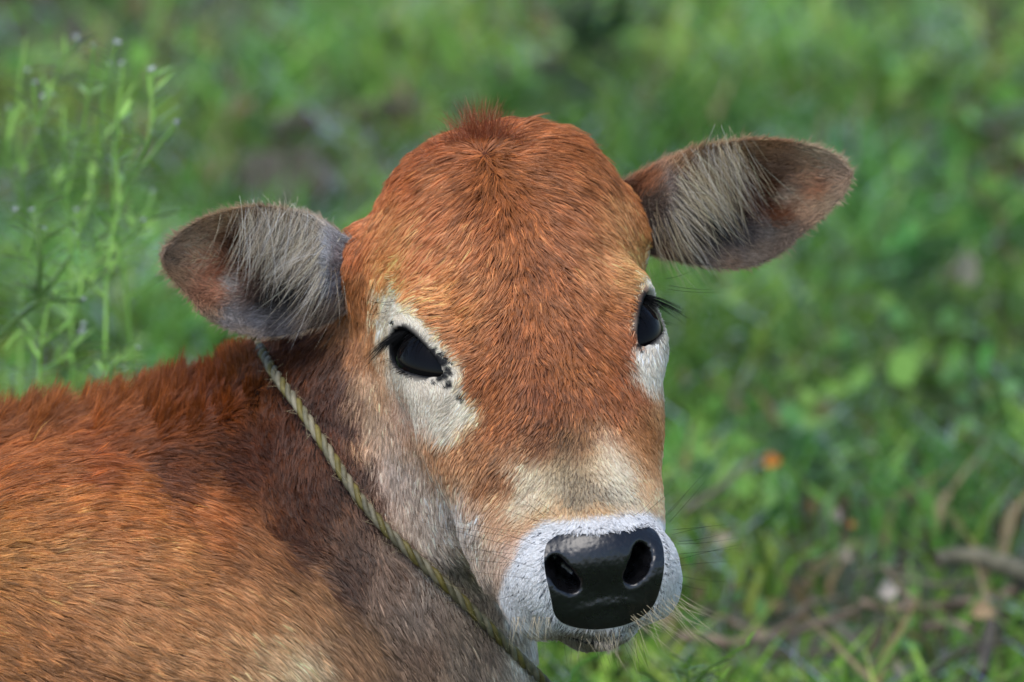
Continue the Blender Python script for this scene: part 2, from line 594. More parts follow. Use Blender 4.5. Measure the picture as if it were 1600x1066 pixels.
CHEEK = [(552, 600), (578, 600), (604, 640), (640, 700), (690, 770), (740, 810), (790, 850), (790, 950), (740, 900), (680, 856), (622, 786), (584, 716), (560, 650)]
PATCH_EYE_L = [(594, 446), (618, 444), (664, 494), (696, 530), (724, 576), (742, 626), (756, 652), (734, 672), (692, 692), (656, 674), (622, 636), (602, 592), (590, 545), (584, 496)]
PATCH_EYE_R = [(1020, 400), (1080, 425), (1100, 590), (1060, 618), (1016, 614), (988, 600), (982, 575), (994, 530), (1000, 480), (1006, 430)]
BRIDGE = [(800, 735), (840, 712), (900, 722), (960, 695), (1000, 740), (1012, 795), (930, 802), (806, 808)]
PATCH_NOSE = [(806, 722), (830, 712), (855, 730), (868, 770), (858, 796), (818, 806), (800, 790), (806, 756)]
PATCH_NOSE_R = [(930, 670), (955, 680), (985, 720), (1004, 770), (985, 790), (955, 785), (935, 740)]
MUZZLE = [(792, 985), (778, 930), (800, 880), (818, 840), (850, 814), (900, 808), (960, 802), (1010, 796), (1040, 812), (1085, 860), (1085, 935), (1050, 960), (1000, 1000), (940, 985), (860, 985)]
PAD = [(850, 858), (860, 838), (885, 833), (940, 836), (996, 825), (1018, 822), (1034, 842), (1039, 872), (1036, 905), (1024, 946), (1000, 968), (968, 980), (930, 985), (890, 980), (866, 966), (860, 930), (850, 890)]
_p = np.array(PAD + PAD[:3], float)
for _k in range(3):                       # round the corners of the outline
    _p = np.stack([0.75 * _p[:-1] + 0.25 * _p[1:], 0.25 * _p[:-1] + 0.75 * _p[1:]], 1).reshape(-1, 2)
PADS = _p[8:-8]
SPOTS = [(663, 541, 4), (674, 551, 6), (684, 560, 6), (692, 566, 8), (699, 578, 6), (686, 592, 5), (676, 597, 3), (701, 601, 7), (695, 604, 4), (719, 620, 6), (722, 626, 4), (612, 505, 4), (697, 555, 5), (706, 566, 4), (688, 552, 4), (680, 545, 3), (704, 584, 4), (694, 588, 6), (699, 560, 6),
         (1006, 488, 4), (1002, 505, 4), (999, 540, 4), (1003, 548, 3), (997, 566, 3), (1001, 520, 3)]
_r = np.random.default_rng(3)
DOTS = np.stack([_r.uniform(785, 1070, 170), _r.uniform(800, 975, 170)], 1)
SMUDGE = [(886, 706, 26, .35), (880, 758, 18, .5), (915, 752, 14, .4), (930, 778, 26, .55), (898, 780, 18, .4), (960, 775, 22, .35), (905, 735, 16, .3)]


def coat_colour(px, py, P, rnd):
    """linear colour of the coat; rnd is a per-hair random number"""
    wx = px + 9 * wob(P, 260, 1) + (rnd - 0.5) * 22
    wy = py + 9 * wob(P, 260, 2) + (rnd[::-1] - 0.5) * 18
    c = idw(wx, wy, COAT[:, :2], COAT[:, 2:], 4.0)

    def blend(c, m, rgb):
        return c + (np.array(rgb, float) - c) * m[:, None]
    c = blend(c, 0.8 * in_poly(wx, wy, CHEEK, 18), (216, 188, 166))
    c = blend(c, in_poly(wx, wy, PATCH_EYE_L, 13), (228, 215, 194))
    c = blend(c, in_poly(wx, wy, PATCH_EYE_R, 12), (234, 224, 206))
    c = blend(c, 0.55 * in_poly(wx, wy, BRIDGE, 22), (208, 172, 138))
    c = blend(c, 0.70 * in_poly(wx, wy, PATCH_NOSE, 15), (232, 212, 188))
    c = blend(c, 0.55 * in_poly(wx, wy, PATCH_NOSE_R, 18), (242, 220, 198))
    for x, y, r, a in SMUDGE:
        m = np.exp(-((wx - x) ** 2 + (wy - y) ** 2) / r ** 2) * a
        c = blend(c, np.where(rnd > 0.35, m, 0.3 * m), (112, 102, 92))
    mz = in_poly(px + 4 * wob(P, 300, 5), py + (rnd - 0.5) * 10, MUZZLE, 6)
    c = blend(c, mz, (234, 232, 230))
    near = np.nonzero(mz > 0.4)[0]
    if len(near):
        d = np.full(len(near), 1e9, np.float32)
        qx, qy = px[near].astype(np.float32), py[near].astype(np.float32)
        for x, y in DOTS:
            d = np.minimum(d, (qx - x) ** 2 + (qy - y) ** 2)
        d = np.sqrt(d)
        k = near[d < 1.7]
        c[k] = (62, 66, 84)
    ed = np.full(len(px), 1e9)
    if len(near):
        e_ = np.full(len(near), 1e9, np.float32)
        for x, y in PADS[::2]:
            e_ = np.minimum(e_, (qx - x) ** 2 + (qy - y) ** 2)
        ed[near] = np.sqrt(e_)
    c[(ed < 5 + 5 * rnd) & (rnd[::-1] < 0.28)] = (44, 44, 50)
    for x, y, r in SPOTS:
        m = np.clip(1.6 - np.hypot(px - x, py - y) / (r * 0.8), 0, 1)
        c = blend(c, m * 0.93, (26, 26, 28))
    return srgb2lin(np.clip(c, 0, 255))


# place, direction the hair lies (right, down), length mm, lift
def _ring(r, n, ln, lift):
    o = []
    for i in range(n):
        a = 2 * math.pi * (i + 0.5) / n
        o.append((757 + r * math.cos(a), 240 + 0.8 * r * math.sin(a), math.cos(a), math.sin(a), ln, lift))
    return o


LIE = _ring(20, 10, 17, .42) + _ring(55, 10, 20, .40) + [
    (757, 180, 0.1, -1, 30, .55), (720, 190, -.5, -.8, 26, .45), (800, 190, .7, -.6, 24, .40), (690, 215, -.9, -.2, 22, .36), (850, 215, 1, -.2, 24, .34),
    (650, 250, -.95, .3, 19, .36), (900, 250, 1, .15, 18, .30), (940, 260, .9, .4, 17, .30),
    (650, 310, -1, .40, 15, .26), (600, 320, -.9, .45, 15, .30), (555, 335, -.85, .35, 16, .36), (680, 370, -.85, .55, 14, .25), (620, 390, -1, .2, 13, .24), (570, 420, -.55, .8, 12, .30),
    (740, 340, -.35, 1, 16, .32), (720, 430, -.75, .65, 13, .27), (650, 450, -1, -.05, 12, .26), (690, 490, -1, .05, 12, .26), (750, 490, -.65, .75, 12, .28), (730, 550, -.9, .45, 11, .26),
    (780, 420, -.2, 1, 14, .32), (800, 510, -.2, 1, 13, .32), (780, 590, -.45, .9, 11, .28), (830, 360, .15, 1, 15, .33), (850, 450, .2, 1, 13, .32), (870, 550, .12, 1, 11, .32), (860, 630, .0, 1, 9, .32),
    (890, 350, .65, .8, 15, .28), (910, 440, .6, .8, 13, .28), (945, 380, .95, .3, 12, .25), (985, 390, 1, -.15, 11, .25), (965, 470, .95, .15, 11, .26), (925, 520, .55, .85, 11, .28), (975, 540, .8, .6, 10, .26), (940, 600, .35, .95, 10, .28),
    (950, 310, .95, .25, 14, .28), (985, 320, .9, .5, 13, .3), (870, 290, .8, .5, 17, .3),
    (545, 400, -.2, 1, 13, .35), (545, 480, -.15, 1, 12, .3), (550, 570, -.05, 1, 10, .25), (570, 660, .05, 1, 9, .22), (600, 720, .1, 1, 9, .22), (600, 790, .3, 1, 10, .25), (660, 790, .1, 1, 8, .22), (700, 860, .4, .9, 9, .25), (740, 900, .5, .8, 9, .3),
    (680, 720, -.45, .9, 8, .22), (730, 690, -.5, .85, 8, .22), (720, 780, -.6, .8, 8, .22), (770, 720, -.5, .85, 8, .24), (770, 800, -.7, .7, 7, .25), (750, 840, -.7, .7, 7, .25),
    (640, 630, -.25, .95, 5, .22), (700, 640, -.55, .8, 6, .22), (620, 480, -.6, .2, 5, .25), (660, 505, -.7, .1, 5, .22), (700, 560, -.7, .5, 5, .22), (605, 570, -.2, 1, 4.5, .2),
    (820, 680, -.4, .9, 7, .28), (870, 720, -.1, 1, 6.5, .32), (940, 720, .3, .95, 6.5, .28), (1000, 700, .6, .75, 6.5, .25), (1015, 600, .5, .85, 6, .22), (1015, 450, .6, .1, 5, .25), (1020, 760, .5, .85, 6, .25),
    (840, 780, -.35, .9, 6, .28), (900, 780, -.1, 1, 6, .34), (940, 790, .1, 1, 6, .34), (1000, 785, .4, .9, 6, .28),
    (810, 860, -.75, .5, 3.4, .3), (800, 930, -.5, .85, 3.6, .3), (850, 818, -.5, .1, 2.8, .45), (940, 812, .0, .6, 2.6, .5), (1010, 806, .4, .3, 2.8, .45), (1055, 860, .8, .35, 3.2, .32), (1055, 920, .6, .8, 3.4, .32), (1000, 975, .3, .9, 5, .4), (930, 1000, 0, 1, 6, .35),
    (880, 995, -.1, 1, 6, .35), (830, 1010, .1, 1, 11, .3),
    # throat, neck, mane, withers, shoulder
    (520, 560, .02, 1, 14, .25), (450, 590, .1, 1, 15, .3), (400, 562, -.1, -1, 16, 1.0), (350, 592, .15, -1, 22, 1.1), (300, 625, .3, -.9, 24, 1.1), (420, 660, .35, .95, 15, .3),
    (500, 700, .15, 1, 13, .25), (530, 800, .2, 1, 13, .25), (560, 900, .35, .95, 13, .25), (620, 900, .45, .9, 12, .25), (680, 980, .5, .85, 13, .28), (760, 1020, .4, .9, 14, .3),
    (430, 780, .5, .9, 16, .3), (350, 700, .65, .75, 18, .34), (280, 720, .8, .35, 20, .36), (240, 635, .4, -.9, 28, 1.1), (150, 640, .35, -.9, 30, 1.15), (60, 650, .5, -.85, 30, 1.1), (0, 660, .5, -.85, 30, 1.1),
    (200, 690, .9, -.35, 24, .42), (100, 700, .9, -.4, 25, .42), (0, 720, .9, -.3, 25, .4), (200, 770, 1, .05, 21, .32), (80, 780, 1, -.1, 21, .32), (320, 790, .95, .4, 19, .3),
    (0, 850, 1, .15, 19, .28), (150, 870, 1, .2, 19, .28), (300, 880, .95, .35, 18, .28), (420, 900, .85, .55, 17, .28), (100, 980, .9, .45, 19, .28), (250, 990, .9, .45, 18, .28), (400, 1000, .8, .6, 17, .28), (520, 980, .75, .7, 16, .28), (550, 1060, .7, .75, 16, .3), (50, 1060, .85, .55, 19, .3), (0, 940, .95, .35, 19, .28)]
LIE = np.array(LIE, float)


def make_hair(name, P, mat, parent, rad, col_lin, kind=None):
    """P: strands x points x 3 (view coordinates) -> one hair-curves object"""
    n, k, _ = P.shape
    cu = bpy.data.hair_curves.new(name)
    cu.add_curves([k] * n)
    W = v2w(P.reshape(-1, 3)).astype(np.float32)
    cu.attributes['position'].data.foreach_set('vector', W.ravel())
    a = cu.attributes.new('radius', 'FLOAT', 'POINT') if 'radius' not in cu.attributes else cu.attributes['radius']
    a.data.foreach_set('value', np.asarray(rad, np.float32).ravel())
    a = cu.attributes.new('hair_tint', 'FLOAT_COLOR', 'CURVE')
    c4 = np.ones((n, 4), np.float32); c4[:, :3] = col_lin
    a.data.foreach_set('color', c4.ravel())
    cu.materials.append(mat)
    o = bpy.data.objects.new(name, cu)
    col.objects.link(o)
    o.parent = parent
    return o


def grow(R, N, T, L, lift, rnd, k=6, frizz=0.10, droop=0.75, guide_gap=0.0024, clump=0.65, hug=None):
    """strands from roots R (view coords) with normals N and tangents T; clumped towards guide hairs"""
    n = len(R)
    s = np.linspace(0, 1, k)[None, :, None]
    L3 = L[:, None, None]
    dr = droop * np.clip(1.5 - lift, 0.25, 1)[:, None, None]
    rise = np.sin(lift)[:, None, None] * (s - dr * s * s)
    run = np.cos(lift)[:, None, None] * s
    P = R[:, None, :] + L3 * (T[:, None, :] * run + N[:, None, :] * rise)
    f1 = rng.normal(size=(n, 1, 3)); f2 = rng.normal(size=(n, 1, 3)); ph = rng.random((n, 1, 1)) * 6.28
    P = P + L3 * frizz * (f1 * s ** 1.5 * 0.55 + f2 * np.sin(s * 5.0 + ph) * 0.16 * s)
    # clumps: every hair leans to the nearest of a sparse set of guide hairs
    m = max(1, int(n * 0.07))
    cell = np.floor(R / guide_gap).astype(np.int64)
    key = (cell[:, 0] * 73856093) ^ (cell[:, 1] * 19349663) ^ (cell[:, 2] * 83492791)
    _, first, inv = np.unique(key, return_index=True, return_inverse=True)
    kd = kdtree.KDTree(len(first))
    for i, g in enumerate(first):
        kd.insert(R[g], i)
    kd.balance()
    G = np.empty(n, np.int64)
    jit = R + rng.normal(size=R.shape) * guide_gap * 0.12
    find = kd.find
    for i in range(n):
        G[i] = first[find(jit[i])[1]]
    cl = clump * (0.55 + 0.45 * rnd)[:, None, None] * s ** 0.8
    P = P + (P[G] - P) * cl
    return P, G


def sample_faces(V, F, dens):
    """random roots on quads; dens: hairs per square metre for every face"""
    A = 0.5 * np.linalg.norm(np.cross(V[F[:, 2]] - V[F[:, 0]], V[F[:, 3]] - V[F[:, 1]]), axis=1)
    cnt = rng.poisson(A * dens)
    fi = np.repeat(np.arange(len(F)), cnt)
    u = rng.random(len(fi))[:, None]; v = rng.random(len(fi))[:, None]
    Q = V[F[fi]]
    P = (Q[:, 0] * (1 - u) + Q[:, 1] * u) * (1 - v) + (Q[:, 3] * (1 - u) + Q[:, 2] * u) * v
    return P, fi


def tangent(N, dx, dy, away=0.0):
    D = np.stack([dx, -dy, np.full(len(dx), 0.0)], 1)
    D[:, 2] = away
    T = D - N * np.sum(D * N, 1)[:, None]
    return T / (np.linalg.norm(T, axis=1)[:, None] + 1e-9)


# ------------------------------------------------------------------ calf materials
def hair_material(name, rough=0.38, gloss=0.05):
    """opaque tapered hair: mostly diffuse with a little light let through and a faint sheen"""
    m = bpy.data.materials.new(name); m.use_nodes = True
    nt = m.node_tree; nt.nodes.clear()
    out = nt.nodes.new('ShaderNodeOutputMaterial')
    at = nt.nodes.new('ShaderNodeAttribute'); at.attribute_name = 'hair_tint'
    df = nt.nodes.new('ShaderNodeBsdfDiffuse'); tr = nt.nodes.new('ShaderNodeBsdfTranslucent')
    gl_ = nt.nodes.new('ShaderNodeBsdfGlossy'); gl_.inputs['Roughness'].default_value = rough
    m1 = nt.nodes.new('ShaderNodeMixShader'); m1.inputs[0].default_value = 0.18
    m2 = nt.nodes.new('ShaderNodeMixShader'); m2.inputs[0].default_value = gloss
    nt.links.new(at.outputs['Color'], df.inputs[0]); nt.links.new(at.outputs['Color'], tr.inputs[0])
    nt.links.new(df.outputs[0], m1.inputs[1]); nt.links.new(tr.outputs[0], m1.inputs[2])
    nt.links.new(m1.outputs[0], m2.inputs[1]); nt.links.new(gl_.outputs[0], m2.inputs[2])
    nt.links.new(m2.outputs[0], out.inputs[0])
    return m


M_hair = hair_material('coat_hair')
M_dark = hair_material('dark_hair', 0.6, 0.01)


def skin_material():
    m, nt, b = new_mat('skin_under_coat')
    at = nt.nodes.new('ShaderNodeAttribute'); at.attribute_name = 'skin_tint'
    nt.links.new(at.outputs['Color'], b.inputs['Base Color'])
    b.inputs['Roughness'].default_value = 0.7
    b.inputs['Specular IOR Level'].default_value = 0.2
    return m


M_skin = skin_material()


def nose_material():
    m, nt, b = new_mat('nose_leather')
    tc = nt.nodes.new('ShaderNodeTexCoord')
    vo = nt.nodes.new('ShaderNodeTexVoronoi'); vo.inputs['Scale'].default_value = 420
    vo.feature = 'SMOOTH_F1'
    no = nt.nodes.new('ShaderNodeTexNoise'); no.inputs['Scale'].default_value = 160; no.inputs['Detail'].default_value = 6
    bp = nt.nodes.new('ShaderNodeBump'); bp.inputs['Strength'].default_value = 0.3; bp.inputs['Distance'].default_value = 0.0009
    mx = nt.nodes.new('ShaderNodeMath'); mx.operation = 'ADD'
    nt.links.new(tc.outputs['Object'], vo.inputs['Vector']); nt.links.new(tc.outputs['Object'], no.inputs['Vector'])
    nt.links.new(vo.outputs['Distance'], mx.inputs[0]); nt.links.new(no.outputs['Fac'], mx.inputs[1])
    nt.links.new(mx.outputs[0], bp.inputs['Height']); nt.links.new(bp.outputs[0], b.inputs['Normal'])
    rp = nt.nodes.new('ShaderNodeMapRange'); rp.inputs['From Min'].default_value = 0.3; rp.inputs['From Max'].default_value = 0.7
    rp.inputs['To Min'].default_value = 0.24; rp.inputs['To Max'].default_value = 0.35
    nt.links.new(no.outputs['Fac'], rp.inputs['Value']); nt.links.new(rp.outputs[0], b.inputs['Roughness'])
    b.inputs['Base Color'].default_value = (0.004, 0.004, 0.005, 1)
    b.inputs['Specular IOR Level'].default_value = 0.7
    return m


M_nose = nose_material()
M_eye, _nt, _b = new_mat('eyeball')
_b.inputs['Base Color'].default_value = (0.004, 0.0035, 0.004, 1); _b.inputs['Roughness'].default_value = 0.03
_b.inputs['Specular IOR Level'].default_value = 0.12

# ------------------------------------------------------------------ calf: body mesh, nose leather, eyes
BASE = v2w(vp(-700, 1700, -0.1)); BASE[2] = 0.0
calf = empty('calf', (0, 0, 0))
tag(calf, 'young orange brown calf lying down, head turned to look at the viewer', 'calf')

FC = BV[BF].mean(1)
FN = np.cross(BV[BF[:, 2]] - BV[BF[:, 0]], BV[BF[:, 3]] - BV[BF[:, 1]])
FN /= np.linalg.norm(FN, axis=1)[:, None] + 1e-12
fpx, fpy = view_px(FC)
FH = v2h(FC)
is_head = (FH[:, 1] < 0.17) & (FH[:, 1] > -0.18) & (np.abs(FH[:, 0]) < 0.12) & (FH[:, 2] > -0.12)
pad_m = in_poly(fpx, fpy, PADS, 2)
nosef = (pad_m > 0.5) & is_head & (FH[:, 1] < -0.11) & (FH[:, 2] > -0.020)


def largest_piece(sel):
    F = BF[sel]; lab = np.arange(len(BV))
    for _ in range(200):
        m = lab[F].min(1); old = lab.copy()
        for k in range(4): np.minimum.at(lab, F[:, k], m)
        if (lab == old).all(): break
    fl = lab[F[:, 0]]; u_, c_ = np.unique(fl, return_counts=True)
    out = np.zeros(len(BF), bool); out[np.nonzero(sel)[0][fl == u_[c_.argmax()]]] = True
    return out


nosef = largest_piece(nosef)
# slide the vertices shared by nose leather and hairy skin on to the smooth outline
_sh = np.intersect1d(np.unique(BF[nosef]), np.unique(BF[~nosef]))
_x, _y = view_px(BV[_sh])
_a, _b2 = PADS, np.roll(PADS, -1, 0)
_best = np.full(len(_sh), 1e9); _bx, _by = _x.copy(), _y.copy()
for (x0, y0), (x1, y1) in zip(_a, _b2):
    t = np.clip(((_x - x0) * (x1 - x0) + (_y - y0) * (y1 - y0)) / ((x1 - x0) ** 2 + (y1 - y0) ** 2 + 1e-9), 0, 1)
    qx, qy = x0 + t * (x1 - x0), y0 + t * (y1 - y0)
    d = np.hypot(_x - qx, _y - qy); k = d < _best
    _best[k] = d[k]; _bx[k] = qx[k]; _by[k] = qy[k]
_m = _best < 9
_s = (DIST - BV[_sh, 2]) / (DIST * PXM)
BV[_sh[_m], 0] = ((_bx - 800) * _s)[_m]; BV[_sh[_m], 1] = ((533 - _by) * _s)[_m]


def sub_mesh(sel):
    F = BF[sel]
    used = np.unique(F)
    mp = np.full(len(BV), -1, np.int64); mp[used] = np.arange(len(used))
    return used, mp[F]


vpx, vpy = view_px(BV)
vr = np.full(len(BV), 0.5)
skin = coat_colour(vpx, vpy, BV, vr)
skin = skin * (0.14 + 0.60 * np.clip(skin.mean(1)[:, None] / 0.6, 0, 1))
VH = v2h(BV)
for sg in (1, -1):
    c = EYES[sg]; M = np.array([sg, 1, 1.0])
    D = VH - c
    a, b_, e = D @ (E1 * M), D @ (E2 * M), D @ (E3 * M)
    rim = np.clip(1.25 - lid_open(a, b_) / 0.0040, 0, 1) * (e > 0) * (np.linalg.norm(D, axis=1) < 0.03)
    skin += (np.array([0.008, 0.008, 0.009]) - skin) * rim[:, None]
lip = (VH[:, 1] < -0.125) & (VH[:, 2] < -0.010) & (VH[:, 2] > -0.026) & (np.abs(VH[:, 0]) < 0.026)
skin[lip] = (0.03, 0.03, 0.032)


def body_part(name, sel, mat, parent):
    used, F = sub_mesh(sel)
    o = mesh_obj(name, v2w(BV[used]), F, mat, parent)
    at = o.data.attributes.new('skin_tint', 'FLOAT_COLOR', 'POINT')
    c4 = np.ones((len(used), 4), np.float32); c4[:, :3] = skin[used]
    at.data.foreach_set('color', c4.ravel())
    return o


body = body_part('body', ~nosef, M_skin, calf)
nose = body_part('nose', nosef, M_nose, calf)
nose['label'] = 'shiny black nose leather with two comma shaped nostrils'

for sg in (1, -1):
    c = v2w(h2v(EYES[sg] - E3 * [sg, 1, 1] * EYE_BACK))
    nu, nv = 48, 28
    th = np.linspace(0, math.pi, nv)[:, None]; ph = np.linspace(0, 2 * math.pi, nu, endpoint=False)[None]
    ax = np.stack([VM @ HR @ (e * [sg, 1, 1]) for e in (E1, E2, E3)], 1)
    r = EYE_R * (1 + 0.035 * np.exp(-(th / 0.55) ** 2))
    loc = np.stack([r * np.sin(th) * np.cos(ph), r * np.sin(th) * np.sin(ph), r * np.cos(th) + 0 * ph], -1)
    V = loc.reshape(-1, 3) @ ax.T + c
    F = [(i * nu + j, (i + 1) * nu + j, (i + 1) * nu + (j + 1) % nu, i * nu + (j + 1) % nu) for i in range(nv - 1) for j in range(nu)]
    eye = mesh_obj('eye', V, F if sg > 0 else [f[::-1] for f in F], M_eye, calf)
    # lashes: a dark brush leaning out and down from the upper lid, a few on the lower one
    S, RD = [], []
    M = np.array([sg, 1, 1.0])
    for i in range(170):
        up = i < 140
        t = (random.uniform(-0.98, -0.45) if i < 115 else random.uniform(-0.6, 0.3)) if up else random.uniform(-0.7, 0.4)
        aa = 0.001 + LID * t
        if up:
            bb = 0.0084 * math.sqrt(1 - t * t) * (1 - 0.50 * t) + 0.0012
        else:
            bb = -(0.0080 * (1 - t * t) ** 0.70 * (1 - 0.25 * t) + 0.0012)
        ee = math.sqrt(max(1e-8, (EYE_R + 0.0012) ** 2 - aa * aa - bb * bb)) - EYE_BACK
        root = EYES[sg] * M + E1 * aa + E2 * bb + E3 * ee
        ln = random.uniform(0.010, 0.025) * (1.0 if up else 0.45) * (1.0 if t < -0.45 else 0.5)
        d0 = E3 * 0.62 - E1 * (0.40 - 0.1 * t) + E2 * (-0.30 if up else -0.5) + np.array([random.gauss(0, .09) for _ in range(3)])
        d0 /= np.linalg.norm(d0)
        dn = np.array([0.10, -0.75, -0.12])
        ss = np.linspace(0, 1, 6)[:, None]
        S.append((root + ln * (d0 * ss + dn * (1.05 * ss ** 1.5 if up else 0.3 * ss ** 2))) * M)
        RD.append(0.00012 * (1 - 0.75 * ss[:, 0]))
    S = np.array(S); n = len(S)
    make_hair('eyelashes', h2v(S.reshape(-1, 3)).reshape(n, 6, 3), M_dark, eye, np.array(RD), np.full((n, 3), 0.006))

# ------------------------------------------------------------------ the coat
# fine tuning of the coat colour, place by place
CAL = np.array([(850, 480, 1.3, 1.52, 1.12), (735, 444, 1.8, 2.3, 1.8), (660, 410, 2.05, 2.45, 2.3), (950, 400, 1.75, 2.4, 2.15), (690, 220, 1.45, 1.62, 1.12), (850, 220, 1.32, 1.60, 1.05), (560, 420, 1.6, 1.6, 1.4), (900, 560, 1.12, 1.25, 0.85), (760, 640, 1.12, 1.18, 0.88), (200, 900, 1.6, 1.55, 1.22), (400, 950, 1.55, 1.5, 1.2), (420, 700, 1.35, 1.0, 0.58), (500, 700, 1.35, 1.0, 0.58), (150, 660, 1.7, 1.6, 0.8), (350, 620, 1.6, 1.4, 0.7), (260, 740, 2.0, 1.75, 1.0), (20, 700, 1.6, 1.6, 0.9), (620, 740, 0.82, 0.9, 0.95), (650, 640, 0.95, 0.95, 1.0), (815, 900, 1.0, 0.97, 0.93), (1050, 900, 1.0, 0.97, 0.93), (860, 640, 0.9, 0.92, 0.76), (730, 790, 1.06, 1.3, 1.55), (565, 650, 0.75, 0.74, 0.66), (770, 750, 1.0, 1.15, 1.1), (620, 920, 0.9, 1.1, 1.2), (990, 730, 1.25, 1.45, 1.5), (1015, 560, 1.0, 1.0, 1.0)], float)
CAL[:, 2:] = np.log(CAL[:, 2:])
ROPE_PX = [(402, 532), (410, 550), (432, 588), (470, 640), (520, 716), (560, 776), (600, 824), (650, 872), (700, 917), (760, 976), (812, 1028), (856, 1072)]
g = idw(fpx, fpy, LIE[:, :2], LIE[:, 2:], 3.5)
face = FN[:, 2]
inframe = (fpx > -60) & (fpx < 1660) & (fpy > -60) & (fpy < 1130)
dens = np.where(is_head | (fpx > 480), 1.35e6, 1.35e6)
dens = np.where((g[:, 2] < 6.6) & is_head, 3.4e6, dens)
dens *= np.where(face > -0.15, 1.0, np.where(face > -0.5, 0.55, 0.3))
dens = np.where(inframe, dens, 0.24e6)
dens[nosef] = 0.0
# no fur inside the eye opening, the mouth slit and the nostrils
for sg in (1, -1):
    D = FH - EYES[sg]; M = np.array([sg, 1, 1.0])
    a, b_, e = D @ (E1 * M), D @ (E2 * M), D @ (E3 * M)
    dens[(lid_open(a, b_) < 0.0026) & (e > 0) & (np.linalg.norm(D, axis=1) < 0.032)] = 0.0
slit = (FH[:, 1] < -0.125) & (np.abs(FH[:, 2] + 0.0185) < 0.004) & (np.abs(FH[:, 0]) < 0.024) & is_head
dens[slit] = 0.0
R, fi = sample_faces(BV, BF, dens)
n = len(R)
rnd = rng.random(n)
rpx, rpy = view_px(R)
gl = idw(rpx, rpy, LIE[:, :2], LIE[:, 2:], 3.5)
N = BN[BF[fi]].mean(1); N /= np.linalg.norm(N, axis=1)[:, None]
ang = 0.22 * wob(R, 420, 11) + 0.16 * wob(R, 140, 12) + rng.normal(size=n) * 0.10
ca, sa = np.cos(ang), np.sin(ang)
dx, dy = gl[:, 0] * ca - gl[:, 1] * sa, gl[:, 0] * sa + gl[:, 1] * ca
T = tangent(N, dx, dy)
Ln = gl[:, 2] * np.where(gl[:, 2] < 24, 0.74, 0.95) * 1e-3 * (0.70 + 0.5 * rng.random(n)) * (1 + 0.15 * wob(R, 300, 13))
lift = np.clip(gl[:, 3] * 1.15 * (1 + 0.40 * wob(R, 380, 14)) + rng.normal(size=n) * 0.07, 0.06, 1.2)
RH = v2h(R)
for sg in (1, -1):                          # round the eyes the hair is short and points away from the lids
    D = RH - EYES[sg]; M = np.array([sg, 1, 1.0])
    a, b_, e = D @ (E1 * M), D @ (E2 * M), D @ (E3 * M)
    w_ = np.clip(1.15 - lid_open(a, b_) / 0.010, 0, 1) * (np.linalg.norm(D, axis=1) < 0.04) * (e > -0.008)
    O = R - h2v(EYES[sg] + np.array([sg, 1, 1.0]) * E3 * 0.012)
    O = O - N * np.sum(O * N, 1)[:, None]; O /= np.linalg.norm(O, axis=1)[:, None] + 1e-9
    T = T * (1 - w_)[:, None] + O * (1.6 * w_)[:, None]; T /= np.linalg.norm(T, axis=1)[:, None] + 1e-9
    Ln *= 1 - 0.55 * w_; lift *= 1 - 0.3 * w_
for x, y, r in SPOTS:
    Ln[np.hypot(rpx - x, rpy - y) < r * 1.3] *= 0.55
far = ~inframe[fi]
rd = np.full(n, 1e9)
for (x0, y0), (x1, y1) in zip(ROPE_PX[:-1], ROPE_PX[1:]):
    t = np.clip(((rpx - x0) * (x1 - x0) + (rpy - y0) * (y1 - y0)) / ((x1 - x0) ** 2 + (y1 - y0) ** 2), 0, 1)
    rd = np.minimum(rd, np.hypot(rpx - x0 - t * (x1 - x0), rpy - y0 - t * (y1 - y0)))
prs = np.clip(rd / 26.0, 0.22, 1.0)          # the rope flattens the hair under it
Ln *= prs; lift *= np.clip(prs + 0.1, 0.4, 1)
Ln[far] *= 1.3
fine = gl[:, 2] < 7
dot = np.zeros(n, bool)
for x, y in DOTS:
    k = (np.abs(rpx - x) < 2.2) & (np.abs(rpy - y) < 2.2) & (rpy > 795)
    dot |= k
Ln[dot & (gl[:, 2] < 5)] *= 0.45
bodyh = (rpx < 500) | (rpy > 1000)
P = np.empty((n, 6, 3)); G = np.empty(n, np.int64)
for sel, gap, cl, fz in ((np.nonzero(~bodyh)[0], 0.0020, 0.97, 0.10), (np.nonzero(bodyh)[0], 0.0025, 0.86, 0.12)):
    p_, g_ = grow(R[sel], N[sel], T[sel], Ln[sel], lift[sel], rnd[sel], guide_gap=gap, clump=cl, frizz=fz)
    P[sel] = p_; G[sel] = sel[g_]
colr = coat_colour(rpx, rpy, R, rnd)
cb = rng.normal(size=n)
bright = np.exp(rng.normal(size=n) * 0.14 + cb[G] * np.where(fine, 0.06, 0.22) + 0.08 * wob(R, 500, 15))
lum = colr.mean(1)[:, None]
wht = np.clip((colr.min(1) - 0.36) / 0.2, 0, 1)[:, None]
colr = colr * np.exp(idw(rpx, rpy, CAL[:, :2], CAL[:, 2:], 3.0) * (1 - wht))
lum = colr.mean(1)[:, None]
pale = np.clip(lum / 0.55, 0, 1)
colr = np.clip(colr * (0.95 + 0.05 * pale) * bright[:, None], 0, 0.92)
light = rng.random(n) < 0.10
colr[light] = np.clip(colr[light] * 1.35 + 0.02, 0, 0.95)
base_r = np.where(far, 0.00035, np.where(fine, 0.00010, np.where(rpx < 480, 0.00013, 0.00015)))
rad = base_r[:, None] * np.array([0.9, 1.0, 1.0, 0.85, 0.6, 0.15])[None, :]
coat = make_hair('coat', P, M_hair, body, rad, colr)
print('coat hairs', n)

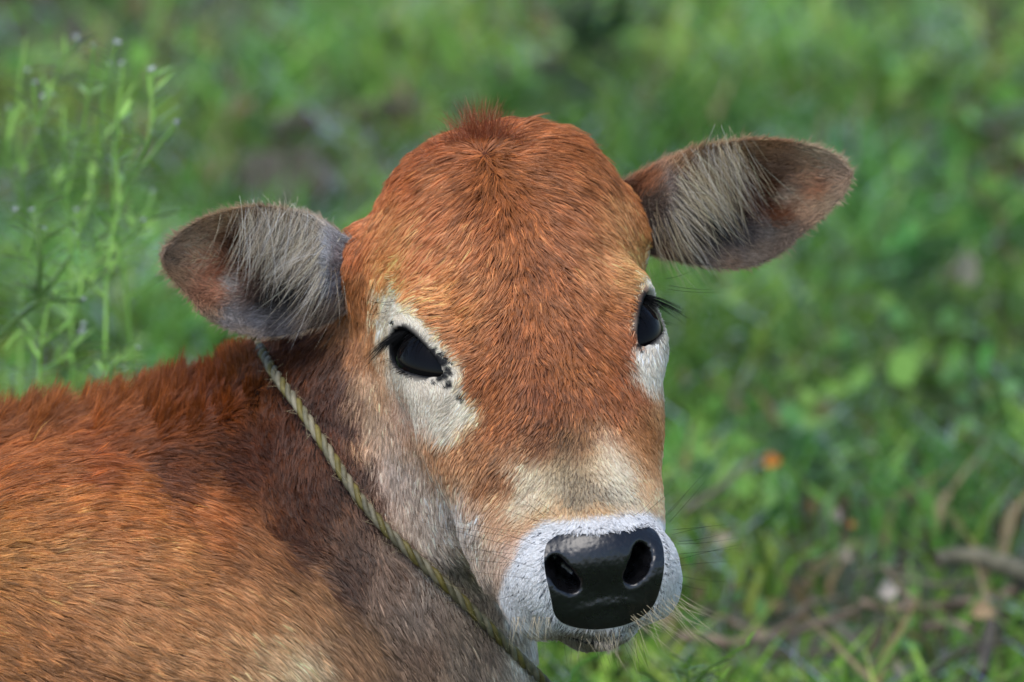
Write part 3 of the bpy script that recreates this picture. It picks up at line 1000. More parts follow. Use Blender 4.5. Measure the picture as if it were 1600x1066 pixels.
# ------------------------------------------------------------------ ears
def spline(P, n):
    """smooth curve through points (Catmull-Rom on chord length)"""
    P = np.asarray(P, float)
    t = np.concatenate([[0], np.cumsum(np.linalg.norm(np.diff(P, axis=0), axis=1))])
    q = np.linspace(0, t[-1], n)
    out = np.zeros((n, P.shape[1]))
    i = np.clip(np.searchsorted(t, q) - 1, 0, len(P) - 2)
    h = (t[i + 1] - t[i])[:, None]; u = ((q - t[i])[:, None]) / h
    m = np.gradient(P, t, axis=0)
    out = (2*u**3-3*u**2+1)*P[i] + (u**3-2*u**2+u)*h*m[i] + (-2*u**3+3*u**2)*P[i+1] + (u**3-u**2)*h*m[i+1]
    return out


M_earskin = M_skin


def build_ear(top, bot, zb, zt, gx, gv, colours, label, long_roots, long_dirs, long_len, long_cols, side):
    ns, nt_ = 64, 40
    A, B = spline(top, ns), spline(bot, ns)
    s = np.linspace(0, 1, ns)[:, None]; q = np.linspace(-1, 1, nt_)[None]
    PX = A[:, None, 0] * (1 - (q + 1) / 2) + B[:, None, 0] * (q + 1) / 2
    PY = A[:, None, 1] * (1 - (q + 1) / 2) + B[:, None, 1] * (q + 1) / 2
    G = np.interp(s, gx, gv)
    # round the tip: squeeze the sheet along its own length towards the tip
    prof = (1 - q * q) * G
    ridge = 0.004 * np.exp(-((q + 0.15) / 0.16) ** 2) * np.exp(-((s - 0.68) / 0.2) ** 2) + 0.003 * np.exp(-((q - 0.45) / 0.14) ** 2) * np.exp(-((s - 0.62) / 0.2) ** 2)
    lipf = 0.006 * np.exp(-((q + 1.0) / 0.18) ** 2) * np.clip(1 - s, 0, 1)
    Z = zb + (zt - zb) * s + prof + ridge + lipf
    th = 0.0045 * (1 - q ** 4) + 0.0012
    front = np.stack([vp(0, 0, 0)[0] + (PX - 800) * (DIST - Z) / (DIST * PXM) - vp(0, 0, 0)[0], (533 - PY) * (DIST - Z) / (DIST * PXM), Z], -1)
    Zb = Z - th
    back = np.stack([(PX - 800) * (DIST - Zb) / (DIST * PXM), (533 - PY) * (DIST - Zb) / (DIST * PXM), Zb], -1)
    V = np.concatenate([front.reshape(-1, 3), back.reshape(-1, 3)])
    o2 = ns * nt_
    F = []
    idx = np.arange(ns * nt_).reshape(ns, nt_)
    q1 = np.stack([idx[:-1, :-1], idx[:-1, 1:], idx[1:, 1:], idx[1:, :-1]], -1).reshape(-1, 4)
    F = [q1, q1[:, ::-1] + o2]
    rim = np.concatenate([idx[:, 0], idx[-1, 1:], idx[::-1, -1][1:], idx[0, ::-1][1:]])
    F.append(np.stack([rim[:-1], rim[1:], rim[1:] + o2, rim[:-1] + o2], 1))
    F = np.concatenate(F)
    # face the front to the lens
    n0 = np.cross(V[F[0][1]] - V[F[0][0]], V[F[0][2]] - V[F[0][0]])
    mid = q1[len(q1) // 2]
    nn = np.cross(V[mid[1]] - V[mid[0]], V[mid[2]] - V[mid[0]])
    if nn[2] < 0: F = F[:, ::-1]
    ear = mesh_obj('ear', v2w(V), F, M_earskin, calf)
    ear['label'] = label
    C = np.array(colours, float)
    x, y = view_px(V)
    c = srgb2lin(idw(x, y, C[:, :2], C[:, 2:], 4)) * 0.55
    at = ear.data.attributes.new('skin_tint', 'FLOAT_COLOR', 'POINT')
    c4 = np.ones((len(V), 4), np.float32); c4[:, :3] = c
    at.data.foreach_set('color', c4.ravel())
    # short fur over both faces, lying towards the rim; a fringe around it
    VN = vert_normals(V, F)
    FC_ = V[F].mean(1)
    nf = len(q1)
    sface = np.concatenate([np.repeat(s[:-1, 0], nt_ - 1)] * 2 + [np.full(len(F) - 2 * nf, 0.5)])
    qface = np.concatenate([np.tile(q[0, :-1], ns - 1)] * 2 + [np.full(len(F) - 2 * nf, 1.0)])
    d = np.full(len(F), 2.0e6); d[nf:2 * nf] = 0.8e6; d[2 * nf:] = 3.2e6
    fx, fy = view_px(FC_)
    R, fi = sample_faces(V, F, d)
    n = len(R)
    N = VN[F[fi]].mean(1); N /= np.linalg.norm(N, axis=1)[:, None] + 1e-9
    x, y = view_px(R)
    tipx, tipy = A[-1]
    basx, basy = (A[0] + B[0]) / 2
    axd = np.array([tipx - basx, tipy - basy]); axd /= np.linalg.norm(axd)
    perp = np.array([-axd[1], axd[0]])
    cen = np.array([basx, basy])
    across = (x - cen[0]) * perp[0] + (y - cen[1]) * perp[1]
    fr = np.clip(across / 90.0, -1, 1)
    ang = 0.3 * wob(R, 400, 21) + rng.normal(size=n) * 0.22
    ddx = axd[0] * (1 - 0.4 * np.abs(fr)) + perp[0] * fr * 0.9
    ddy = axd[1] * (1 - 0.4 * np.abs(fr)) + perp[1] * fr * 0.9
    dx = ddx * np.cos(ang) - ddy * np.sin(ang); dy = ddx * np.sin(ang) + ddy * np.cos(ang)
    T = tangent(N, dx, dy)
    rim_h = fi >= 2 * nf
    out = np.stack([perp[0] * np.sign(fr), -perp[1] * np.sign(fr), np.full(n, 0.25)], 1) + np.array([axd[0], -axd[1], 0]) * 0.8
    T[rim_h] = out[rim_h] / np.linalg.norm(out[rim_h], axis=1)[:, None]
    L = 0.0055 * (0.5 + 0.8 * rng.random(n)); L[rim_h] *= 0.35 + 1.0 * rng.random(rim_h.sum()) ** 2
    lift = np.clip(0.35 + 0.12 * rng.normal(size=n), 0.1, 0.9)
    rnd = rng.random(n)
    P, G_ = grow(R, N, T, L, lift, rnd, guide_gap=0.0022, clump=0.55, frizz=0.16)
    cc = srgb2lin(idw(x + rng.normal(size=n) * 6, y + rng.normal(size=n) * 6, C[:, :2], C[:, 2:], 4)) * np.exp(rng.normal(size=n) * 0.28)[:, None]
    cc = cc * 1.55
    cc[rim_h] = cc[rim_h] * 0.35 + np.array(srgb2lin((186, 160, 126))) * 0.65 * np.exp(rng.normal(size=rim_h.sum()) * 0.2)[:, None]
    rad = 0.000095 * np.array([1, 1, .95, .8, .55, .15])[None] * np.ones((n, 1))
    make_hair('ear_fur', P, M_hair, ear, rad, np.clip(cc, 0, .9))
    # long pale hairs that hang over the opening
    LR = np.array(long_roots, float); LD = np.array(long_dirs, float)
    m = 1000
    u = rng.random(m); k = np.clip((u * (len(LR) - 1)).astype(int), 0, len(LR) - 2); f = u * (len(LR) - 1) - k
    rx_ = LR[k, 0] * (1 - f) + LR[k + 1, 0] * f + rng.normal(size=m) * 15
    ry_ = LR[k, 1] * (1 - f) + LR[k + 1, 1] * f + rng.normal(size=m) * 15
    kd = kdtree.KDTree(o2)
    fp = V[:o2]; fx, fy = view_px(fp)
    for i in range(o2): kd.insert((fx[i], fy[i], 0), i)
    kd.balance()
    ri = np.array([kd.find((a, b, 0))[1] for a, b in zip(rx_, ry_)])
    R = np.stack([(rx_ - 800) * (DIST - fp[ri, 2]) / (DIST * PXM), (533 - ry_) * (DIST - fp[ri, 2]) / (DIST * PXM), fp[ri, 2]], 1)
    D = LD[k] * (1 - f)[:, None] + LD[k + 1] * f[:, None]
    a = rng.normal(size=m) * 0.33
    D = np.stack([D[:, 0] * np.cos(a) - D[:, 1] * np.sin(a), -(D[:, 0] * np.sin(a) + D[:, 1] * np.cos(a)), np.full(m, 0.30)], 1)
    D /= np.linalg.norm(D, axis=1)[:, None]
    L = long_len * (0.30 + 0.95 * rng.random(m) ** 1.3)
    ss = np.linspace(0, 1, 8)[None, :, None]
    P = R[:, None] + L[:, None, None] * (D[:, None] * ss + np.array(side)[None, None] * 0.30 * ss ** 2 + np.array([0, 0, -0.22])[None, None] * ss ** 2)
    P += L[:, None, None] * rng.normal(size=(m, 1, 3)) * 0.05 * ss ** 2
    cell = (rx_ // 7).astype(int) * 1000 + (ry_ // 7).astype(int)
    _, first, inv = np.unique(cell, return_index=True, return_inverse=True)
    P += (P[first[inv]] - P) * 0.45 * ss
    lc = 1.0 * np.array([srgb2lin(c) for c in long_cols])[rng.integers(0, len(long_cols), m)] * np.exp(rng.normal(size=m) * 0.2)[:, None]
    rad = 0.00006 * np.array([1, 1, 1, .95, .85, .7, .45, .12])[None] * np.ones((m, 1))
    make_hair('long_ear_hair', P, M_hair, ear, rad, np.clip(lc, 0, .9))
    return ear


build_ear([(600, 400), (545, 372), (492, 338), (440, 326), (400, 322), (360, 327), (330, 336), (300, 351), (272, 371), (258, 388), (253, 403)],
          [(590, 440), (545, 484), (492, 511), (440, 524), (395, 524), (352, 510), (322, 493), (297, 466), (273, 440), (258, 420), (253, 403)],
          -0.080, -0.075, [0, .12, .25, .42, .6, .8, 1], [-0.030, -0.004, 0.018, -0.028, -0.036, -0.018, 0.0],
          [(300, 360, 150, 128, 104), (360, 333, 168, 142, 112), (440, 335, 160, 140, 118), (490, 350, 172, 160, 146), (520, 385, 150, 150, 152), (525, 440, 118, 120, 124), (535, 480, 120, 104, 90),
           (265, 400, 140, 120, 100), (275, 435, 136, 112, 88), (320, 400, 206, 158, 126), (310, 380, 190, 164, 138), (345, 420, 176, 116, 84), (340, 455, 196, 142, 112), (330, 470, 140, 100, 76),
           (380, 385, 96, 58, 36), (400, 400, 74, 40, 22), (415, 420, 64, 36, 22), (385, 430, 110, 64, 40), (365, 440, 196, 184, 176), (400, 450, 70, 50, 40), (420, 470, 26, 24, 24), (450, 470, 22, 20, 20), (435, 455, 26, 22, 20),  # near-black points: grey skin plus the hollow's shade put into the colour
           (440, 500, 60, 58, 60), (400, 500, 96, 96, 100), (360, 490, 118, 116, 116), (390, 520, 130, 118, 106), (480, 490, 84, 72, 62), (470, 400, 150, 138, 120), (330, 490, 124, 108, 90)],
          'cupped ear with pale hairs over a brown hollow, beside the neck rope',
          [(385, 336), (420, 338), (455, 346), (490, 362), (518, 388), (530, 420)],
          [(.1, 1.0), (-.05, 1.0), (-.25, 1.0), (-.4, .9), (-.5, .9), (-.2, 1.0)], 0.034,
          [(236, 224, 198), (220, 202, 170), (240, 234, 222), (206, 190, 166), (84, 74, 66)], (-0.5, -0.35, 0.0))

build_ear([(940, 300), (996, 272), (1042, 248), (1090, 231), (1140, 221), (1200, 217), (1250, 224), (1298, 239), (1320, 255), (1329, 274)],
          [(955, 380), (1012, 396), (1060, 407), (1110, 416), (1150, 418), (1190, 410), (1226, 390), (1258, 360), (1292, 330), (1318, 303), (1329, 274)],
          -0.105, -0.115, [0, .12, .25, .42, .6, .8, 1], [-0.030, -0.004, 0.018, -0.022, -0.036, -0.018, 0.0],
          [(1010, 285, 160, 110, 78), (1060, 250, 160, 122, 88), (1130, 226, 166, 136, 104), (1200, 222, 156, 120, 90), (1270, 232, 172, 150, 124), (1325, 272, 164, 140, 118), (1310, 300, 150, 130, 110),
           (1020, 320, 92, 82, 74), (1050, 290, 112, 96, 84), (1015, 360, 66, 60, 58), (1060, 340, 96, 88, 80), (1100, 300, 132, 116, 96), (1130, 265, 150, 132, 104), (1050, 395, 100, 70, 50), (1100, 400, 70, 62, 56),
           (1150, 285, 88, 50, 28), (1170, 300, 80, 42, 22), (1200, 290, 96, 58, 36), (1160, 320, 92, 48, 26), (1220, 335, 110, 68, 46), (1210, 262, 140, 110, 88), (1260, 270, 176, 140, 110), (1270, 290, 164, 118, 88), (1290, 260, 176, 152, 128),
           (1220, 308, 180, 160, 138), (1250, 325, 160, 134, 110), (1200, 325, 96, 58, 38), (1140, 345, 28, 26, 26), (1120, 360, 26, 24, 24), (1150, 330, 36, 24, 18), (1160, 365, 56, 52, 52), (1200, 360, 90, 84, 78), (1230, 360, 104, 94, 84), (1180, 395, 96, 86, 76), (1130, 410, 92, 76, 62), (1290, 320, 140, 122, 100)],  # darkest points carry the shade of the ear hollow in their colour
          'cupped ear held out level with a dark brown hollow, far from the rope',
          [(1140, 230), (1120, 240), (1090, 262), (1060, 290), (1030, 325), (1015, 350)],
          [(.25, 1.0), (.3, 1.0), (.5, .9), (.65, .8), (.6, .85), (.5, .95)], 0.036,
          [(234, 216, 176), (206, 184, 146), (224, 214, 198), (170, 152, 126), (66, 60, 56)], (0.25, -0.45, 0.0))


# ------------------------------------------------------------------ whiskers and feelers
def surf_z(x, y):
    d2 = (vpx - x) ** 2 + (vpy - y) ** 2
    k = np.nonzero(d2 < 14 ** 2)[0]
    if not len(k): k = [int(np.argmin(d2))]
    return float(BV[k, 2].max())


W, WC, WR = [], [], []


def whisker(x0, y0, x1, y1, dz, sag, c, r):
    z = surf_z(x0, y0) - 0.001
    a = vp(x0, y0, z); b = vp(x1, y1, z + dz)
    ss = np.linspace(0, 1, 8)[:, None]
    W.append(a + (b - a) * ss + np.array([0, -sag, 0.01 * math.copysign(1, dz + 1e-6)]) * (ss * (1 - ss)) * 1.2)
    WC.append(c); WR.append(r * np.array([1, 1, .95, .9, .8, .65, .45, .15]))


dk, pale = (0.012, 0.012, 0.012), tuple(srgb2lin((206, 190, 158)))
for x0, y0, x1, y1 in [(842, 815, 770, 785), (850, 806, 800, 760), (835, 835, 700, 808), (828, 845, 690, 820), (822, 858, 640, 806), (832, 850, 720, 812), (826, 868, 668, 850), (836, 888, 700, 846), (818, 880, 690, 872), (830, 905, 720, 892),
                       (812, 925, 760, 940), (870, 806, 822, 770), (858, 802, 812, 790), (1040, 806, 1075, 760), (1046, 816, 1100, 752), (1044, 800, 1122, 716), (1052, 828, 1150, 812), (1058, 850, 1170, 840), (1060, 866, 1165, 862), (1062, 884, 1150, 872),
                       (1064, 900, 1140, 905), (1058, 910, 1120, 926), (1060, 846, 1128, 836), (1058, 875, 1180, 850), (1050, 836, 1112, 826), (1004, 806, 1050, 770), (990, 806, 1030, 772)]:
    whisker(x0, y0, x1 + random.uniform(-8, 8), y1 + random.uniform(-6, 6), random.uniform(-0.01, 0.02), random.uniform(-0.002, 0.004), dk, 0.000085)
for i in range(42):
    x0 = random.uniform(985, 1062); y0 = 962 - (x0 - 985) * 0.36 + random.uniform(-10, 8)
    whisker(x0, y0, x0 + random.uniform(20, 75), y0 + random.uniform(18, 70), random.uniform(-0.01, 0.02), 0.003, pale, 0.000085)
for i in range(34):
    x0 = random.uniform(870, 1000); y0 = 992 + random.uniform(-10, 6)
    whisker(x0, y0, x0 + random.uniform(-10, 40), y0 + random.uniform(30, 85), random.uniform(-0.01, 0.02), 0.0, dk if random.random() < .55 else pale, 0.00007)
for i in range(26):
    x0 = random.uniform(795, 862)
    whisker(x0, 964, x0 + random.uniform(-14, 10), 964 + random.uniform(22, 60), 0.0, 0.0, pale, 0.00008)
for x0, y0, x1, y1 in [(612, 478, 560, 462), (620, 470, 572, 470), (606, 486, 556, 492), (1040, 436, 1092, 418), (1046, 446, 1120, 452), (1044, 452, 1130, 456), (1040, 470, 1072, 510), (1030, 535, 1050, 560), (1032, 530, 1060, 556)]:
    whisker(x0, y0, x1, y1, 0.004, 0.003, dk, 0.000085)
make_hair('whiskers', np.array(W), M_dark, body, np.array(WR), np.array(WC))
# flyaway hairs on the poll
S, RR, CC = [], [], []
for i in range(520):
    x0 = random.gauss(750, 24 if i % 3 else 70); y0 = 205 + 0.0035 * (x0 - 757) ** 2 + random.uniform(-4, 12)
    z = surf_z(x0, y0)
    a = math.radians(-90 + (x0 - 757) * 0.55 + random.gauss(0, 20)); ln = random.uniform(22, 66) * (1 if i % 3 else 0.55) * math.exp(-((x0 - 748) / 60.0) ** 2 * 0.6)
    A_ = vp(x0, y0, z); B_ = vp(x0 + ln * math.cos(a), y0 + ln * math.sin(a), z + random.uniform(-.01, .012))
    ss = np.linspace(0, 1, 6)[:, None]
    S.append(A_ + (B_ - A_) * ss + np.array([random.gauss(0, .002), 0, random.gauss(0, .003)]) * ss ** 2)
    RR.append(0.00010 * np.array([1, 1, .9, .75, .5, .12])); CC.append(np.array(srgb2lin(random.choice([(164, 88, 52), (190, 124, 84), (140, 72, 40)]))))
make_hair('forelock', np.array(S), M_hair, body, np.array(RR), np.array(CC))


# ------------------------------------------------------------------ neck rope: three laid strands round the neck
def strand_material(name, c1, c2):
    m, nt, b = new_mat(name)
    tc = nt.nodes.new('ShaderNodeTexCoord')
    no = nt.nodes.new('ShaderNodeTexNoise'); no.inputs['Scale'].default_value = 240; no.inputs['Detail'].default_value = 5
    n2 = nt.nodes.new('ShaderNodeTexNoise'); n2.inputs['Scale'].default_value = 18
    rp = nt.nodes.new('ShaderNodeValToRGB')
    rp.color_ramp.elements[0].color = (*lin(*c1), 1); rp.color_ramp.elements[1].color = (*lin(*c2), 1)
    rp.color_ramp.elements[0].position = 0.36; rp.color_ramp.elements[1].position = 0.62
    ad = nt.nodes.new('ShaderNodeMath'); ad.operation = 'MULTIPLY_ADD'; ad.inputs[1].default_value = 0.45
    nt.links.new(tc.outputs['Object'], no.inputs['Vector']); nt.links.new(tc.outputs['Object'], n2.inputs['Vector'])
    ml = nt.nodes.new('ShaderNodeMath'); ml.operation = 'MULTIPLY'; ml.inputs[1].default_value = 0.55
    nt.links.new(n2.outputs['Fac'], ml.inputs[0])
    nt.links.new(no.outputs['Fac'], ad.inputs[0]); nt.links.new(ml.outputs[0], ad.inputs[2])
    nt.links.new(ad.outputs[0], rp.inputs[0]); nt.links.new(rp.outputs[0], b.inputs['Base Color'])
    bp = nt.nodes.new('ShaderNodeBump'); bp.inputs['Strength'].default_value = 0.7; bp.inputs['Distance'].default_value = 0.0006
    nt.links.new(no.outputs['Fac'], bp.inputs['Height']); nt.links.new(bp.outputs[0], b.inputs['Normal'])
    b.inputs['Roughness'].default_value = 0.6
    return m


path = []
RP = ROPE_PX
for k, (x, y) in enumerate(RP):
    path.append(vp(x, y, surf_z(x, y) + (-0.03 if k == 0 else 0.003 if k == 1 else 0.0075)))
zs = np.array([p[2] for p in path])
for _ in range(3):
    zs[1:-1] = 0.25 * zs[:-2] + 0.5 * zs[1:-1] + 0.25 * zs[2:]
path = [vp(r[0], r[1], z) for r, z in zip(RP, zs)]
# behind the neck and back up on its far side
path += [vp(866, 1100, zs[-1] - 0.03), vp(830, 1100, -0.16), vp(740, 1010, -0.235), vp(600, 830, -0.265), vp(480, 640, -0.27), vp(420, 545, -0.22), vp(400, 525, -0.15)]
path = np.array(path)
loop = np.concatenate([path[-2:], path, path[:3]])
dense = spline(loop, 1400)
d0 = int(np.argmin(np.linalg.norm(dense[:500] - path[0], axis=1))); d1 = 900 + int(np.argmin(np.linalg.norm(dense[900:] - path[0], axis=1)))
cl = dense[d0:d1]
seg = np.linalg.norm(np.diff(np.concatenate([cl, cl[:1]]), axis=0), axis=1); tot = seg.sum()
m_ = len(cl)
tg = np.roll(cl, -1, 0) - np.roll(cl, 1, 0); tg /= np.linalg.norm(tg, axis=1)[:, None]
ref = np.array([0.3, 0.2, 1.0]); n1 = ref - tg * (tg @ ref)[:, None]; n1 /= np.linalg.norm(n1, axis=1)[:, None]
n2 = np.cross(tg, n1)
arc = np.concatenate([[0], np.cumsum(seg)[:-1]])
rope = empty('rope')
tag(rope, 'thin twisted yellow and straw coloured rope tied loosely around the calf neck', 'rope')
turns = round(tot / 0.021)
for k, (c1, c2) in enumerate([((82, 76, 36), (126, 114, 56)), ((96, 92, 72), (146, 138, 112)), ((80, 76, 58), (124, 118, 90))]):
    ph = 2 * math.pi * (turns * arc / tot + k / 3)
    cc = cl + 0.0014 * (n1 * np.cos(ph)[:, None] + n2 * np.sin(ph)[:, None])
    ring = 8
    th = np.linspace(0, 2 * math.pi, ring, endpoint=False)
    V = (cc[:, None] + 0.0017 * (n1[:, None] * np.cos(th)[None, :, None] + n2[:, None] * np.sin(th)[None, :, None])).reshape(-1, 3)
    i = np.arange(m_)[:, None]; j = np.arange(ring)[None]
    F = np.stack([i * ring + j, i * ring + (j + 1) % ring, ((i + 1) % m_) * ring + (j + 1) % ring, ((i + 1) % m_) * ring + j], -1).reshape(-1, 4)
    mesh_obj('strand', v2w(V), F, strand_material('rope_strand_%d' % k, c1, c2), rope)
# loose fibres
nf = 900
ri = rng.integers(0, m_, nf)
a = rng.random(nf) * 6.28
R = cl[ri] + 0.0032 * (n1[ri] * np.cos(a)[:, None] + n2[ri] * np.sin(a)[:, None])
D = (n1[ri] * np.cos(a)[:, None] + n2[ri] * np.sin(a)[:, None]) * 0.5 + tg[ri] * rng.normal(size=(nf, 1)) + rng.normal(size=(nf, 3)) * 0.3
L = 0.004 * (0.4 + rng.random(nf))
ss = np.linspace(0, 1, 4)[None, :, None]
make_hair('loose_fibres', R[:, None] + D[:, None] * L[:, None, None] * ss, M_hair, rope, 0.00006 * np.array([1, 1, .8, .3])[None] * np.ones((nf, 1)), np.tile(srgb2lin((196, 182, 138)), (nf, 1)))

# ------------------------------------------------------------------ the ground and what grows and lies on it
CAMP = ORG + VZ * DIST


def on_ground(px, py, h=0.0):
    """where the line of sight through a measured picture place meets the plane at height h"""
    d = v2w(vp(px, py, 0.0)) - CAMP
    t = (h - CAMP[2]) / d[2]
    return CAMP + d * t


def at_y(px, py, y):
    d = v2w(vp(px, py, 0.0)) - CAMP
    return CAMP + d * ((y - CAMP[1]) / d[1])


def soil_material():
    m, nt, b = new_mat('soil')
    tc = nt.nodes.new('ShaderNodeTexCoord')
    a = nt.nodes.new('ShaderNodeTexNoise'); a.inputs['Scale'].default_value = 5; a.inputs['Detail'].default_value = 8
    c = nt.nodes.new('ShaderNodeTexNoise'); c.inputs['Scale'].default_value = 60; c.inputs['Detail'].default_value = 6
    r = nt.nodes.new('ShaderNodeValToRGB')
    r.color_ramp.elements[0].color = (0.030, 0.050, 0.016, 1); r.color_ramp.elements[1].color = (0.10, 0.095, 0.055, 1)
    r.color_ramp.elements[0].position = 0.4; r.color_ramp.elements[1].position = 0.65
    mx = nt.nodes.new('ShaderNodeMath'); mx.operation = 'MULTIPLY_ADD'; mx.inputs[1].default_value = 0.4
    m2 = nt.nodes.new('ShaderNodeMath'); m2.operation = 'MULTIPLY'; m2.inputs[1].default_value = 0.6
    nt.links.new(tc.outputs['Object'], a.inputs['Vector']); nt.links.new(tc.outputs['Object'], c.inputs['Vector'])
    nt.links.new(a.outputs['Fac'], m2.inputs[0]); nt.links.new(c.outputs['Fac'], mx.inputs[0]); nt.links.new(m2.outputs[0], mx.inputs[2])
    nt.links.new(mx.outputs[0], r.inputs[0]); nt.links.new(r.outputs[0], b.inputs['Base Color'])
    bp = nt.nodes.new('ShaderNodeBump'); bp.inputs['Strength'].default_value = 0.6; bp.inputs['Distance'].default_value = 0.02
    nt.links.new(c.outputs['Fac'], bp.inputs['Height']); nt.links.new(bp.outputs[0], b.inputs['Normal'])
    b.inputs['Roughness'].default_value = 0.95
    return m


# one sheet to the horizon, finer near the calf
gxs = np.concatenate([-np.geomspace(220, 3, 14), np.linspace(-2.6, 2.6, 60), np.geomspace(3, 220, 14)])
gys = np.concatenate([-np.geomspace(220, 3, 14), np.linspace(-2.6, 6.0, 90), np.geomspace(6.5, 220, 14)])
XX, YY = np.meshgrid(gxs, gys, indexing='ij')


def gz(x, y):
    x = np.asarray(x, float); y = np.asarray(y, float)
    r = np.exp(-((x * 0.25) ** 2 + ((y - 1.5) * 0.2) ** 2))
    return (0.012 * np.sin(3.1 * x + 1) * np.sin(2.3 * y) + 0.008 * np.sin(7 * x - 2 * y) + 0.006 * np.sin(5 * y + 4 * x)) * r - 0.006


ZZ = gz(XX, YY)
V = np.stack([XX, YY, ZZ], -1).reshape(-1, 3)
nx_, ny_ = XX.shape
I = np.arange(nx_ * ny_).reshape(nx_, ny_)
F = np.stack([I[:-1, :-1], I[1:, :-1], I[1:, 1:], I[:-1, 1:]], -1).reshape(-1, 4)
ground = mesh_obj('ground', V, F, soil_material())
tag(ground, kind='structure')


def leaf_material(name, gloss=0.25):
    m = bpy.data.materials.new(name); m.use_nodes = True
    nt = m.node_tree; nt.nodes.clear()
    out = nt.nodes.new('ShaderNodeOutputMaterial')
    at = nt.nodes.new('ShaderNodeAttribute'); at.attribute_name = 'leaf_tint'
    df = nt.nodes.new('ShaderNodeBsdfDiffuse'); tr = nt.nodes.new('ShaderNodeBsdfTranslucent'); gl_ = nt.nodes.new('ShaderNodeBsdfGlossy')
    gl_.inputs['Roughness'].default_value = 0.55
    m1 = nt.nodes.new('ShaderNodeMixShader'); m1.inputs[0].default_value = 0.35
    fr = nt.nodes.new('ShaderNodeFresnel'); fr.inputs[0].default_value = 1.14
    m2 = nt.nodes.new('ShaderNodeMixShader')
    nt.links.new(at.outputs['Color'], df.inputs[0]); nt.links.new(at.outputs['Color'], tr.inputs[0])
    nt.links.new(df.outputs[0], m1.inputs[1]); nt.links.new(tr.outputs[0], m1.inputs[2])
    nt.links.new(fr.outputs[0], m2.inputs[0]); nt.links.new(m1.outputs[0], m2.inputs[1]); nt.links.new(gl_.outputs[0], m2.inputs[2])
    nt.links.new(m2.outputs[0], out.inputs[0])
    return m


M_leaf = leaf_material('leaf')


def tinted(name, V, F, tint, mat, parent=None):
    o = mesh_obj(name, V, F, mat, parent)
    at = o.data.attributes.new('leaf_tint', 'FLOAT_COLOR', 'POINT')
    c4 = np.ones((len(V), 4), np.float32); c4[:, :3] = tint
    at.data.foreach_set('color', c4.ravel())
    return o


def w_noise(x, y, f, seed):
    P_ = np.stack([x, y, np.zeros_like(x)], 1)
    return wob(P_, f, seed)


GREENS = np.array([srgb2lin(c) for c in [(124, 168, 70), (110, 156, 62), (144, 182, 84), (96, 142, 62), (126, 172, 94), (160, 190, 92), (80, 120, 54)]])
DRY = np.array([srgb2lin(c) for c in [(150, 128, 92), (128, 108, 80), (170, 150, 116), (110, 92, 70)]])

# places where little grows (measured picture places -> ground), with radius in metres
BARE = [(on_ground(*p)[:2], r) for p, r in [((100, 30), .24), ((920, 40), .13), ((330, 10), .10), ((1370, 60), .08), ((1540, 60), .10), ((560, 200), .07), ((450, 310), .07), ((1400, 985), .13), ((1190, 1000), .09), ((1530, 925), .12), ((1300, 850), .05), ((840, 90), .05)]]


def bare(x, y):
    b = np.zeros(len(x))
    for (c, r) in BARE:
        b = np.maximum(b, np.exp(-(((x - c[0]) / r) ** 2 + ((y - c[1]) / (r * 2.2)) ** 2)))
    return b


def scatter(n, x0, x1, y0, y1, keep_bare):
    x = rng.uniform(x0, x1, n); y = rng.uniform(y0, y1, n)
    k = rng.random(n) > bare(x, y) * keep_bare
    return x[k], y[k]


def grass_patch(name, n, x0, x1, y0, y1, h, w, keep_bare=0.9, clear=True):
    x, y = scatter(n, x0, x1, y0, y1, keep_bare)
    if 'outer' in name:                                   # the near field has its own, finer grass
        inn = (x > -1.1) & (x < 1.3) & (y > 0.3) & (y < 4.3)
        x, y = x[~inn], y[~inn]
    if clear:                                             # nothing grows under the lying calf
        v = w2v(np.stack([x, y, np.zeros_like(x)], 1))
        under = (x > -1.0) & (x < 0.15) & (y > -0.22) & (y < 0.42)
        x, y = x[~under], y[~under]
    n = len(x)
    tuft = w_noise(x, y, 26, 31)
    H = h * (0.55 + 0.7 * rng.random(n)) * (1 + 0.35 * tuft)
    a = rng.random(n) * 6.28
    lean = H * (0.25 + 0.6 * rng.random(n))
    dx, dy = np.cos(a), np.sin(a)
    f = rng.random(n) * 6.28
    wx, wy = np.cos(f) * w * (0.6 + 0.8 * rng.random(n)), np.sin(f) * w * (0.6 + 0.8 * rng.random(n))
    z0 = gz(x, y) - 0.003
    V = np.empty((n, 6, 3))
    for k, (s_, ww) in enumerate(((0, 0.8), (0.45, 1.0), (1.0, 0.12))):
        cx = x + dx * lean * s_ ** 2; cy = y + dy * lean * s_ ** 2; cz = z0 + H * (s_ - 0.25 * s_ ** 3)
        V[:, 2 * k] = np.stack([cx - wx * ww, cy - wy * ww, cz], 1); V[:, 2 * k + 1] = np.stack([cx + wx * ww, cy + wy * ww, cz], 1)
    o = np.arange(n)[:, None] * 6
    F = np.concatenate([o + np.array(q)[None] for q in ((0, 1, 3, 2), (2, 3, 5, 4))] )
    c = GREENS[rng.integers(0, len(GREENS), n)] * np.exp(rng.normal(size=n) * 0.22 + 0.30 * w_noise(x, y, 9, 33))[:, None]
    sw = w_noise(x, y, 14, 34)
    c = c * np.stack([1 + 0.18 * sw, np.ones(n), 1 - 0.15 * sw], 1)
    dry = rng.random(n) < 0.04 + 0.3 * bare(x, y)
    c[dry] = DRY[rng.integers(0, len(DRY), dry.sum())]
    me_o = tinted(name, V.reshape(-1, 3), F, np.repeat(np.clip(c, 0, .8), 6, 0), M_leaf)
    return me_o


